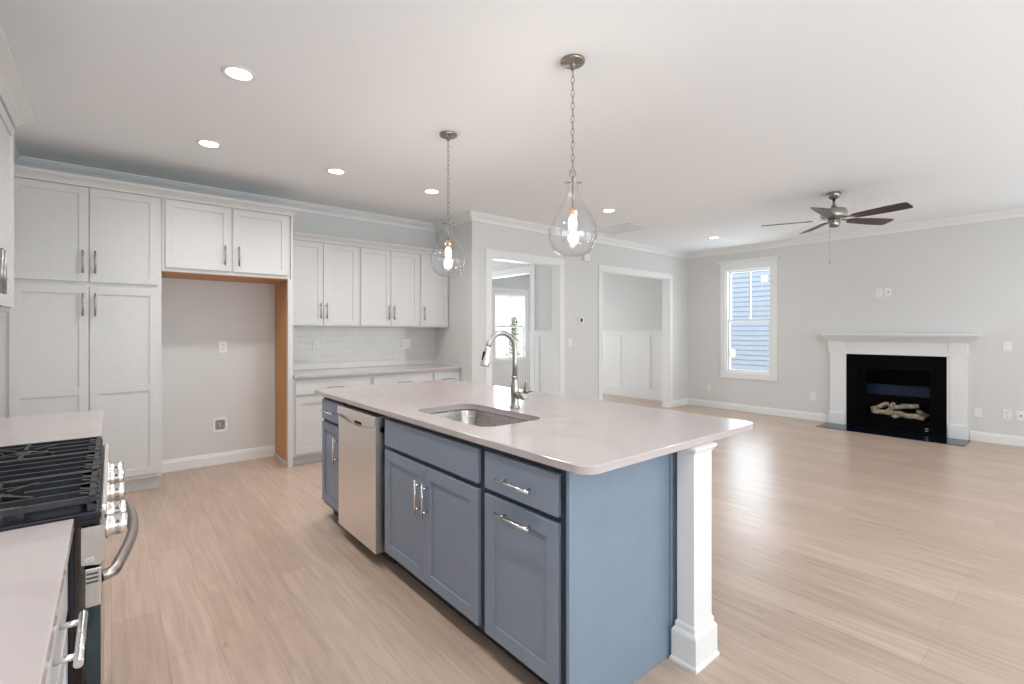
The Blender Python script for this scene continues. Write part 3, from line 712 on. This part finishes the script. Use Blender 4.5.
# ------------------------------------------------------------------ range
RY0, RY1 = 1.530, 2.405
c = thing('gas_range', 'stainless and black slide-in gas range with cast iron grates on the left wall', 'range', (-0.36, (RY0 + RY1) / 2, 0))
MB().box(XL + 0.012, -0.068, RY0, RY1, 0.03, 0.900, 0.003).build('body', 'black', c)
for y in (RY0 + 0.05, RY1 - 0.05):
    for x in (-0.6, -0.12): MB().cyl((x, y, 0), (x, y, 0.03), 0.02).build('foot', 'black_matte', c)
mb = MB(); mb.box(XL + 0.012, -0.025, RY0 - 0.004, RY1 + 0.004, 0.900, 0.922, 0.006); mb.box(-0.085, -0.018, RY0 - 0.002, RY1 + 0.002, 0.886, 0.921, 0.010); ck = mb.build('cooktop', 'black', c)
MB().box(-0.022, -0.008, RY0 + 0.03, RY1, 0.905, 0.924, 0.005).build('front_rail', 'steel', ck)
# control panel and knobs
mb = MB(); mb.prism([(-0.055, 0.795), (-0.022, 0.790), (-0.012, 0.800), (-0.012, 0.880), (-0.020, 0.884), (-0.055, 0.884)], 'Y', RY0, RY1); cp = mb.build('control_panel', 'range_steel', c)
mb = MB()
for x in (-0.044, -0.036): mb.cyl((x, RY0 - 0.002, 0.806), (x, RY0 + 0.001, 0.806), 0.005, seg=12)
mb.build('panel_screw', 'chrome', cp)
for y in (1.612, 1.735, 1.94, 2.13, 2.255):
    k = MB().lathe([(0, -0.012), (0.030, -0.012), (0.030, -0.006), (0.0255, -0.003), (0.0245, 0.012), (0.0255, 0.013), (0.0255, 0.030), (0.022, 0.033), (0, 0.033)], (0, y, 0.853), 28, 'X').build('knob', 'chrome', c)
    m = MB(); m.box(0.0331, 0.0345, y - 0.0015, y + 0.0015, 0.855, 0.873); m.build('knob_mark', 'slot', k)
# oven door
mb = MB(); mb.box(-0.050, -0.018, RY0 + 0.003, RY1 - 0.003, 0.690, 0.783, 0.003)
dr = mb.build('oven_door', 'range_steel', c)
MB().box(-0.050, -0.020, RY0 + 0.003, RY1 - 0.003, 0.20, 0.24, 0.002).build('door_bottom_rail', 'steel', dr)
MB().box(-0.049, -0.0195, RY0 + 0.004, RY1 - 0.004, 0.24, 0.69, 0.002).build('door_glass', 'black_glass', dr)
mb = MB()
for z in (0.748, 0.758, 0.768): mb.box(-0.046, -0.024, RY0 + 0.0018, RY0 + 0.0032, z, z + 0.004)
mb.build('door_vent', 'slot', dr)
ya, yb = RY0 + 0.045, RY1 - 0.045
pts = [(-0.02, ya, 0.742), (0.0, ya + 0.01, 0.744)] + [(-0.002 + 0.056 * math.sin(PI * (0.04 + 0.92 * k / 20)), ya + 0.012 + (yb - ya - 0.024) * k / 20, 0.745) for k in range(21)] + [(0.0, yb - 0.01, 0.744), (-0.02, yb, 0.742)]
MB().tube(pts, 0.0140, 14).build('handle', 'nickel', dr)
MB().box(-0.050, -0.020, RY0 + 0.003, RY1 - 0.003, 0.05, 0.193, 0.003).build('storage_drawer', 'steel', c)
# burners and grates
bs = [(-0.22, RY0 + 0.16), (-0.50, RY0 + 0.16), (-0.36, (RY0 + RY1) / 2), (-0.22, RY1 - 0.16), (-0.50, RY1 - 0.16)]
for x, y in bs:
    b = MB().lathe([(0, 0.922), (0.052, 0.922), (0.050, 0.930), (0.036, 0.936), (0.036, 0.942), (0, 0.942)], (x, y, 0), 24).build('burner', 'nickel', c)
    MB().lathe([(0, 0.942), (0.034, 0.942), (0.034, 0.948), (0.030, 0.951), (0, 0.951)], (x, y, 0), 24).build('burner_cap', 'black_iron', b)
gw = (RY1 - RY0 - 0.012) / 3
for g in range(3):
    a = RY0 + 0.004 + g * (gw + 0.002); b = a + gw; mb = MB(); x0, x1 = -0.60, -0.030; zt = 0.955; h = 0.013; w = 0.006
    def bar(p, q, wd=w, z=zt, hh=h):
        p = Vector((*p, 0)); q = Vector((*q, 0)); d = (q - p).normalized(); s = Vector((-d.y, d.x, 0)) * wd
        L = [p + s, q + s, q - s, p - s]
        mb.prism([(v.x, v.y) for v in L], 'Z', z - hh, z)
    bar((x0, a + w), (x1, a + w)); bar((x0, b - w), (x1, b - w)); bar((x0 + w, a), (x0 + w, b)); bar((x1 - w, a), (x1 - w, b))
    n = 6
    cy = (a + b) / 2
    bl = [q for q in bs if a < q[1] < b]
    for i in range(1, 4):
        y = a + (b - a) * i / 4
        if i == 2:
            for (p, q) in ((x0, bl[-1][0] - 0.055 if len(bl) == 1 else -0.55), (bl[0][0] + 0.055, x1)): bar((p, y), (q, y))
            if len(bl) == 2: bar((-0.45, y), (-0.27, y))
        else:
            bar((x0, y), (x1, y), 0.0045)
    for (bx, by) in bl:
        for an in (PI / 4, 3 * PI / 4, 5 * PI / 4, 7 * PI / 4):
            bar((bx + 0.03 * math.cos(an), by + 0.03 * math.sin(an)), (bx + 0.105 * math.cos(an), by + 0.105 * math.sin(an)), 0.005, zt + 0.001)
        bar((bx, a), (bx, by - 0.03), 0.005); bar((bx, by + 0.03), (bx, b), 0.005)
    bar((-0.36, a), (-0.36, b), 0.0055)
    # front fingers that droop over the front edge and feet
    for i in range(7):
        y = a + w + (b - a - 2 * w) * i / 6
        mb.prism([(x1 - 0.03, zt), (x1 - 0.004, zt - 0.004), (x1 + 0.006, zt - 0.016), (x1 + 0.004, zt - 0.022), (x1 - 0.006, zt - 0.015), (x1 - 0.03, zt - 0.013)], 'Y', y - 0.006, y + 0.006)
    for px in (x0 + w, x1 - w):
        for py in (a + w, b - w): mb.box(px - 0.009, px + 0.009, py - 0.006, py + 0.006, 0.921, zt - 0.004, 0.001)
    mb.build('grate', 'black_iron', c)

# ------------------------------------------------------------------ fireplace
YM = 1.735
c = thing('fireplace_mantel', 'white fireplace mantel with pilasters and moulded shelf on the living room wall', 'mantel', (8.15, YM, 0))
mb = MB(); mb.box(8.035, XR - 0.001, 0.918, 2.575, 1.296, 1.320, 0.003); mb.build('shelf', 'trim', c)
prof = [(0, 1.205), (0.006, 1.212), (0.016, 1.222), (0.050, 1.250), (0.085, 1.272), (0.100, 1.293), (0, 1.293)]
mb = MB().sweep([(o, z) for o, z in prof], [(XR - 0.001, 0.995), (8.155, 0.995), (8.155, 2.516), (XR - 0.001, 2.516)][::1]); mb.build('bed_moulding', 'trim', c)
MB().box(8.175, XR - 0.001, 1.0, 2.512, 1.03, 1.293, 0.002).build('frieze', 'trim', c)
for (y0, y1) in ((1.003, 1.184), (2.314, 2.516)):
    p = MB().box(8.184, XR - 0.001, y0 + 0.014, y1 - 0.014, 0.0, 1.08, 0.003).build('pilaster', 'trim', c)
    MB().box(8.158, XR - 0.0015, y0, y1, 0.0, 0.172, 0.004).build('plinth', 'trim', p); MB().box(8.158, XR - 0.0015, y0, y1, 1.082, 1.215, 0.003).build('cap_block', 'trim', p)
for (y0, y1) in ((1.160, 1.204), (2.300, 2.335)): MB().box(8.192, XR - 0.001, y0, y1, 0.0, 1.03, 0.002).build('inner_edge', 'trim', c)
c = thing('gas_fireplace', 'black gas fireplace insert with glass front and ceramic logs inside the mantel', 'fireplace', (8.3, YM, 0))
mb = MB(); X0, X1 = 8.200, 8.238
mb.box(X0, X1, 1.205, FY0 + 0.012, 0.007, 1.028); mb.box(X0, X1, FY1 - 0.012, 2.299, 0.007, 1.028); mb.box(X0, X1, FY0 + 0.012, FY1 - 0.012, 0.007, FZ0 + 0.012); mb.box(X0, X1, FY0 + 0.012, FY1 - 0.012, FZ1 - 0.012, 1.028)
mb.build('surround', 'black_matte', c)
mb = MB(); f = 0.02; a, b = FY0 + 0.013, FY1 - 0.013; z0, z1 = FZ0 + 0.013, FZ1 - 0.013
mb.box(8.205, 8.232, a, a + f, z0, z1); mb.box(8.205, 8.232, b - f, b, z0, z1); mb.box(8.206, 8.231, a + f, b - f, z0, z0 + f); mb.box(8.206, 8.231, a + f, b - f, z1 - f, z1); fr = mb.build('door_frame', 'black_matte', c)
MB().box(8.216, 8.219, a + f - 0.002, b - f + 0.002, z0 + f - 0.002, z1 - f + 0.002).build('glass', 'fire_glass', fr)
MB().box(8.2015, 8.206, b + 0.002, b + 0.008, 0.30, 0.80).build('edge_highlight', 'pewter', c)  # highlight along the frame's left edge, modelled as a bright strip
mb = MB(); xx = 8.62; e = 0.008
mb.box(8.24, xx, FY0 + 0.002, FY0 + 0.002 + e, FZ0 + 0.002, FZ1 - 0.002); mb.box(8.24, xx, FY1 - 0.002 - e, FY1 - 0.002, FZ0 + 0.002, FZ1 - 0.002)
mb.box(8.24, xx, FY0 + 0.002, FY1 - 0.002, FZ0 + 0.002, FZ0 + 0.002 + e); mb.box(8.24, xx, FY0 + 0.002, FY1 - 0.002, FZ1 - 0.002 - e, FZ1 - 0.002); mb.build('firebox', 'black_matte', c)
MB().box(xx, xx + 0.01, FY0 + 0.002, FY1 - 0.002, FZ0 + 0.002, FZ1 - 0.002).build('back_plate', 'black_matte', c)
MB().box(xx - 0.008, xx - 0.0005, FY0 + 0.03, FY1 - 0.03, 0.44, 0.59, 0.002).build('reflection_band', 'firebox_reflection', c)  # bluish window reflection painted as a band before the back plate
def log(p, q, r, lab=None):
    p = Vector(p); q = Vector(q); n = 7; pts = []; rs = []
    for i in range(n):
        t = i / (n - 1); pts.append(p.lerp(q, t) + Vector((random.uniform(-.006, .006), 0, random.uniform(-.008, .008)))); rs.append(r * 0.8 * random.uniform(0.8, 1.15))
    MB().tube(pts, rs, 10).build('log', 'log', c)
log((8.36, 2.03, 0.225), (8.37, 1.72, 0.215), 0.045); log((8.34, 1.74, 0.225), (8.33, 1.45, 0.185), 0.045); log((8.42, 2.06, 0.235), (8.47, 1.86, 0.33), 0.042)
log((8.33, 1.86, 0.20), (8.45, 1.80, 0.34), 0.036); log((8.38, 1.84, 0.30), (8.40, 1.52, 0.335), 0.038); log((8.44, 1.55, 0.27), (8.46, 1.43, 0.21), 0.036); log((8.31, 1.78, 0.165), (8.36, 1.70, 0.215), 0.036)
MB().box(8.27, 8.52, 1.42, 2.10, 0.130, 0.165, 0.004).build('burner_tray', 'black_matte', c)
for z in (0.045, 0.075): MB().box(8.1985, 8.2005, 1.385, 1.42, z, z + 0.006).build('latch', 'plastic', c)
M['slate'] = mottled('polished_blue_black_slate', (0.003, 0.007, 0.014), (0.005, 0.010, 0.019), 5, 0.03, spec=0.6)
M['slate'].node_tree.nodes['Principled BSDF'].inputs['Specular Tint'].default_value = (0.40, 0.70, 1.0, 1)
tag(MB().box(7.70, 8.1995, 0.975, 2.535, 0.0, 0.0065, 0.001).build('hearth_slab', 'slate'), 'thin polished blue-black slate hearth flush with the floor before the fireplace', 'hearth')

# ------------------------------------------------------------------ pendants
def make_pendant():
    r = thing('pendant_light', '', 'pendant light', (0, 0, 0), 'glass pendants over the island')   # z = 0 at the ceiling
    Z = lambda z: z - CEIL
    MB().lathe([(0, 0), (0.064, 0), (0.065, -0.004), (0.064, -0.012), (0.058, -0.016), (0.020, -0.018), (0.013, -0.024), (0.009, -0.05), (0, -0.05)], (0, 0, 0), 36).build('canopy', 'dark_nickel', r)
    mb = MB(); z = -0.052; k = 0
    while z > Z(2.205):
        mx = Matrix.Rotation(PI / 2 * (k % 2) + 0.4, 3, 'Z')
        mb.tube([mx @ Vector((0.0085 * math.cos(t), 0, 0.0205 * math.sin(t))) + Vector((0, 0, z - 0.017)) for t in [2 * PI * i / 14 for i in range(14)]], 0.0019, 6, closed=True)
        z -= 0.0345; k += 1
    mb.build('chain', 'dark_nickel', r)
    st = MB(); st.tube([(0.0175 * math.cos(t), -0.006 * math.cos(t), Z(2.190) + 0.0175 * math.sin(t)) for t in [2 * PI * i / 20 for i in range(20)]], 0.003, 8, closed=True)
    st.cyl((0, 0, Z(2.176)), (0, 0, Z(2.005)), 0.0045, seg=12); st.cyl((-0.029, 0.024, Z(2.142)), (0.029, -0.024, Z(2.142)), 0.004, seg=8)
    for s in (-1, 1): st.lathe([(0, -0.008), (0.008, 0), (0, 0.008)], (0.031 * s, -0.0258 * s, Z(2.142)), 10)
    st.build('stem', 'dark_nickel', r)
    MB().lathe([(0, Z(2.012)), (0.008, Z(2.012)), (0.0165, Z(2.006)), (0.0165, Z(1.965)), (0, Z(1.965))], (0, 0, 0), 20).build('socket', 'copper', r)
    MB().lathe([(0, Z(1.966)), (0.012, Z(1.965)), (0.020, Z(1.948)), (0.0235, Z(1.925)), (0.0205, Z(1.90)), (0.014, Z(1.878)), (0.0125, Z(1.835)), (0.008, Z(1.813)), (0, Z(1.808))], (0, 0, 0), 18).build('bulb', 'bulb', r)
    prof = [(0.030, 2.163), (0.0305, 2.155), (0.0285, 2.145), (0.028, 2.115), (0.030, 2.092), (0.038, 2.065), (0.055, 2.035), (0.078, 2.0), (0.101, 1.965), (0.118, 1.93), (0.1275, 1.895), (0.129, 1.872), (0.126, 1.842), (0.117, 1.810), (0.100, 1.782), (0.076, 1.763), (0.045, 1.752), (0, 1.749)]
    inner = [(max(0, a - 0.0025), b + (0.0025 if i > 13 else 0)) for i, (a, b) in enumerate(prof)]
    MB().lathe([(a, Z(b)) for a, b in prof] + [(a, Z(b)) for a, b in inner][::-1][0:] , (0, 0, 0), 48).build('glass_shade', 'shade', r)
    return r
def bulb_lamp(x, y):
    l = bpy.data.lights.new('pendant_glow', 'POINT'); l.energy = LP['bulbs']; l.shadow_soft_size = 0.03; l.color = (1.0, 0.90, 0.80)
    o = bpy.data.objects.new('pendant_glow', l); COL.objects.link(o); o.location = (x, y, 1.90)
bulb_lamp(1.880, 1.772); bulb_lamp(1.893, 3.012)
pn = make_pendant(); pn.location = (1.888, 1.772, CEIL); pn['label'] = 'nearer clear glass teardrop pendant with lit bulb, over the near part of the island'
pm = copy_tree(pn); pm.location = (1.893, 3.012, CEIL); pm['label'] = 'farther clear glass teardrop pendant with lit bulb, in front of the narrow wall cabinet'

# ------------------------------------------------------------------ recessed lights
cans = [(0.549, 3.05, 'largest recessed ceiling light, above the floor left of the island'), (0.577, 4.335, 'recessed ceiling light above the floor in front of the pantry and refrigerator bay'),
        (1.555, 4.35, 'recessed ceiling light in front of the leftmost wall cabinet'), (2.535, 4.35, 'recessed ceiling light just left of the farther pendant'),
        (4.555, 3.69, 'recessed ceiling light right of the nearer pendant, by the ceiling vent'), (7.11, 3.725, 'farthest recessed ceiling light, above the living room window')]
def make_can():
    r = thing('recessed_light', '', 'ceiling light', (0, 0, 0), 'recessed ceiling lights')
    MB().lathe([(0.062, 0), (0.088, 0), (0.088, -0.003), (0.080, -0.006), (0.066, -0.004), (0.062, -0.001)], (0, 0, 0), 32).build('trim_ring', 'trim', r)
    MB().lathe([(0.0655, -0.0012), (0.064, -0.0022), (0, -0.0028)], (0, 0, 0), 32).build('lens', 'lamp', r)
    return r
proto = None
def can_lamp(x, y, p):
    l = bpy.data.lights.new('downlight_glow', 'SPOT'); l.energy = p; l.spot_size = math.radians(150); l.spot_blend = 1.0; l.shadow_soft_size = 0.06; l.color = (1.0, 0.99, 0.97)
    o = bpy.data.objects.new('downlight_glow', l); COL.objects.link(o); o.location = (x, y, CEIL - 0.02)
for x, y, lab in cans:
    o = make_can() if proto is None else copy_tree(proto); proto = proto or o
    o.location = (x, y, CEIL); o['label'] = lab; can_lamp(x, y, LP['cans'] if x < 3 else LP['dcans'])
for x, y in ((0.55, 1.75), (0.55, 0.4)): can_lamp(x, y, LP['cans'])
for x, y in ((2.6, -0.6), (4.55, 0.2), (4.55, -1.8), (7.1, 0.2)): can_lamp(x, y, LP['dcans'])

can_lamp(6.7, 6.6, LP['dining_fill'])  # added unseen downlight, lifts the brightness of the dining room

# ------------------------------------------------------------------ ceiling fan
FC = (5.775, 1.73)
c = thing('ceiling_fan', 'five-bladed ceiling fan with dark blades and nickel motor over the living room', 'fan', (FC[0], FC[1], CEIL))
C3 = (FC[0], FC[1], 0)
MB().lathe([(0, CEIL), (0.062, CEIL), (0.066, CEIL - 0.012), (0.060, CEIL - 0.035), (0.042, CEIL - 0.060), (0.022, CEIL - 0.068), (0, CEIL - 0.068)], C3, 32).build('canopy', 'dark_nickel', c)
MB().cyl((*FC, CEIL - 0.065), (*FC, 2.62), 0.0135).lathe([(0.0135, 2.665), (0.024, 2.66), (0.024, 2.63), (0.035, 2.612), (0, 2.612)], C3, 24).build('downrod', 'dark_nickel', c)
MB().lathe([(0, 2.625), (0.05, 2.625), (0.105, 2.616), (0.118, 2.600), (0.120, 2.545), (0.112, 2.528), (0.07, 2.520), (0, 2.520)], C3, 40).build('motor_housing', 'nickel', c)
MB().lathe([(0, 2.521), (0.052, 2.521), (0.056, 2.50), (0.056, 2.455), (0.045, 2.436), (0.015, 2.430), (0, 2.430)], C3, 32).build('switch_housing', 'dark_nickel', c)
zb = 2.512
for k in range(5):
    an = math.radians(42 + 72 * k)
    Rm = Matrix.Translation((FC[0], FC[1], zb)) @ Matrix.Rotation(an, 4, 'Z') @ Matrix.Rotation(math.radians(-13), 4, 'X')
    t = MB(); out = []
    for i in range(13):
        u = i / 12; x = 0.19 + 0.47 * u; w = 0.050 + 0.022 * math.sin(min(1, u * 1.2) * PI / 2)
        if u > 0.93: w *= 0.93
        out.append((x, w))
    poly = [(0.185, 0.03)] + out + [(0.668, 0.045), (0.668, -0.045)] + [(x, -w) for x, w in out[::-1]] + [(0.185, -0.03)]
    t.prism(poly, 'Z', -0.003, 0.003); bmesh.ops.transform(t.bm, matrix=Rm, verts=t.bm.verts); bl = t.build('blade', 'fan_blade', c)
    t = MB(); t.prism([(0.095, 0.014), (0.15, 0.016), (0.20, 0.040), (0.25, 0.034), (0.255, 0.0), (0.25, -0.034), (0.20, -0.040), (0.15, -0.016), (0.095, -0.014)], 'Z', 0.0032, 0.0075)
    for sx, sy in ((0.215, 0.022), (0.215, -0.022), (0.24, 0)): t.cyl((sx, sy, -0.006), (sx, sy, 0.009), 0.005, seg=8)
    bmesh.ops.transform(t.bm, matrix=Rm, verts=t.bm.verts); t.build('blade_iron', 'dark_nickel', bl)
px, py = FC[0] - 0.035, FC[1] + 0.028
pc = MB().cyl((px, py, 2.445), (px, py, 2.09), 0.0014, seg=6).build('pull_chain', 'pewter', c)
MB().lathe([(0, 2.098), (0.006, 2.092), (0.0075, 2.075), (0.0075, 2.055), (0, 2.05)], (px, py, 0), 12).build('pull_knob', 'log', pc)

# ------------------------------------------------------------------ vent, chime, thermostat, plates
c = thing('ceiling_vent', 'white louvred return air grille in the ceiling near the cased openings', 'vent', (5.48, 4.29, CEIL))
x0, x1, y0, y1 = 5.28, 5.70, 3.92, 4.60; z = CEIL
mb = MB(); f = 0.03
mb.box(x0, x1, y0, y0 + f, z - 0.010, z - 0.0005, 0.002); mb.box(x0, x1, y1 - f, y1, z - 0.010, z - 0.0005, 0.002); mb.box(x0, x0 + f, y0, y1, z - 0.0095, z - 0.0005, 0.002); mb.box(x1 - f, x1, y0, y1, z - 0.0095, z - 0.0005, 0.002)
mb.build('frame', 'trim', c)
mb = MB()
for i in range(9):
    xx = x0 + f + 0.012 + i * 0.0395
    mb.prism([(xx, z - 0.001), (xx + 0.003, z - 0.001), (xx + 0.026, z - 0.005), (xx + 0.023, z - 0.005)], 'Y', y0 + f, y1 - f)
mb.build('louvres', 'trim', c)
MB().box(x0 + f, x1 - f, y0 + f, y1 - f, z - 0.0010, z - 0.0004).build('duct', 'trim', c)

T = TY(YD)
c = thing('door_chime', 'small white door chime box high on the wall between the two openings', 'chime', (5.40, YD, 2.42))
m = MB(); tbox(m, T, 5.36, 5.48, 2.39, 2.50, 0.0005, 0.045, 0.005); m.build('cover', 'plastic', c); m = MB(); tbox(m, T, 5.345, 5.36, 2.40, 2.49, 0.0005, 0.03, 0.002); m.build('side_grille', 'wall', c)
c = thing('thermostat', 'small white thermostat with dark display between the two openings', 'thermostat', (5.305, YD, 1.47))
m = MB(); tbox(m, T, 5.255, 5.36, 1.475, 1.565, 0.0005, 0.024, 0.005); m.build('case', 'plastic', c); m = MB(); tbox(m, T, 5.285, 5.335, 1.490, 1.545, 0.024, 0.0255); m.build('display', 'slot', c)

def plate(T, u, v, label, kind='outlet', gang=1, name='outlet', cat='outlet', group=None, loc=None):
    w = 0.036 + 0.023 * (gang - 1)
    c = thing(name, label, cat, T(u, v - 0.058, 0.0), group)
    m = MB(); tbox(m, T, u - w, u + w, v - 0.058, v + 0.058, 0.0005, 0.006, 0.002); m.build('plate', 'plastic', c)
    for g in range(gang):
        q = u + (g - (gang - 1) / 2) * 0.046
        if kind == 'outlet':
            for s in (-0.02, 0.02):
                m = MB(); tbox(m, T, q - 0.016, q + 0.016, v + s - 0.014, v + s + 0.014, 0.006, 0.008, 0.001); r = m.build('receptacle', 'plastic', c)
                m = MB(); tbox(m, T, q - 0.008, q - 0.0055, v + s - 0.002, v + s + 0.008, 0.008, 0.0084); tbox(m, T, q + 0.0055, q + 0.008, v + s - 0.002, v + s + 0.008, 0.008, 0.0084); tbox(m, T, q - 0.003, q + 0.003, v + s - 0.010, v + s - 0.005, 0.008, 0.0084); m.build('slots', 'slot', r)
        elif kind == 'switch':
            m = MB(); tbox(m, T, q - 0.016, q + 0.016, v - 0.033, v + 0.033, 0.006, 0.009, 0.0015); m.build('rocker', 'plastic', c)
        elif kind == 'jack':
            m = MB(); tbox(m, T, q - 0.010, q + 0.010, v - 0.010, v + 0.010, 0.006, 0.009, 0.001); m.build('jack', 'plastic_grey', c)
    return c
G = 'outlets on the living room wall'
plate(TY(YD), 5.09, 1.19, 'white rocker switch plate left of the thermostat, beside the left opening', 'switch', 1, 'light_switch', 'switch')
TR = TX(XR)
plate(TR, 4.411, 0.345, 'white outlet low under the living room window, near the corner', group=G)
plate(TR, 2.744, 0.362, 'white outlet low between the window and the fireplace', group=G)
plate(TR, 1.915, 1.890, 'left of two white plates above the mantel', 'outlet', group=G)
plate(TR, 1.815, 1.893, 'right of two white plates above the mantel', 'jack', 1, 'cable_plate', 'wall plate')
plate(TR, 0.668, 1.172, 'white switch plate at right of the mantel, at shelf height', 'switch', 1, 'light_switch', 'switch')
plate(TR, 0.921, 0.353, 'blank white plate low beside the right pilaster', 'none', 1, 'blank_plate', 'wall plate')
plate(TR, 0.668, 0.360, 'white outlet low right of the blank plate', group=G)
plate(TR, 0.555, 0.358, 'white cable plate low at the right picture edge', 'jack', 1, 'cable_plate', 'wall plate')
plate(TX(XR - 0.006), 5.505, 0.345, 'white outlet in the white wainscot seen through the right opening')
plate(TY(YK), 0.881, 1.192, 'white outlet at mid height in the refrigerator bay')
TB = TY(YK - 0.010)
plate(TB, 1.80, 1.185, 'white outlet on the tiled backsplash under the leftmost wall cabinet', group='backsplash outlets')
plate(TB, 2.935, 1.190, 'white outlet on the tiled backsplash near its right end', 'outlet', 2, group='backsplash outlets')
c = thing('water_supply_box', 'white framed grey water valve box low in the refrigerator bay', 'valve box', (0.854, YK, 0.32))
T = TY(YK); u, v = 0.854, 0.402
MB().prism(rrect(u - .066, u + .066, v - .074, v + .074, 0.026), 'Y', YK - 0.009, YK - 0.0005).build('frame', 'plastic', c)
MB().prism(rrect(u - .043, u + .043, v - .048, v + .048, 0.012), 'Y', YK - 0.0105, YK - 0.0092).build('box', 'plastic_grey', c)
m = MB(); m.cyl(T(u, v - 0.035, 0.016), T(u, v + 0.012, 0.016), 0.006); m.cyl(T(u - 0.025, v + 0.016, 0.016), T(u + 0.025, v + 0.016, 0.016), 0.005); m.build('valve', 'chrome', c)
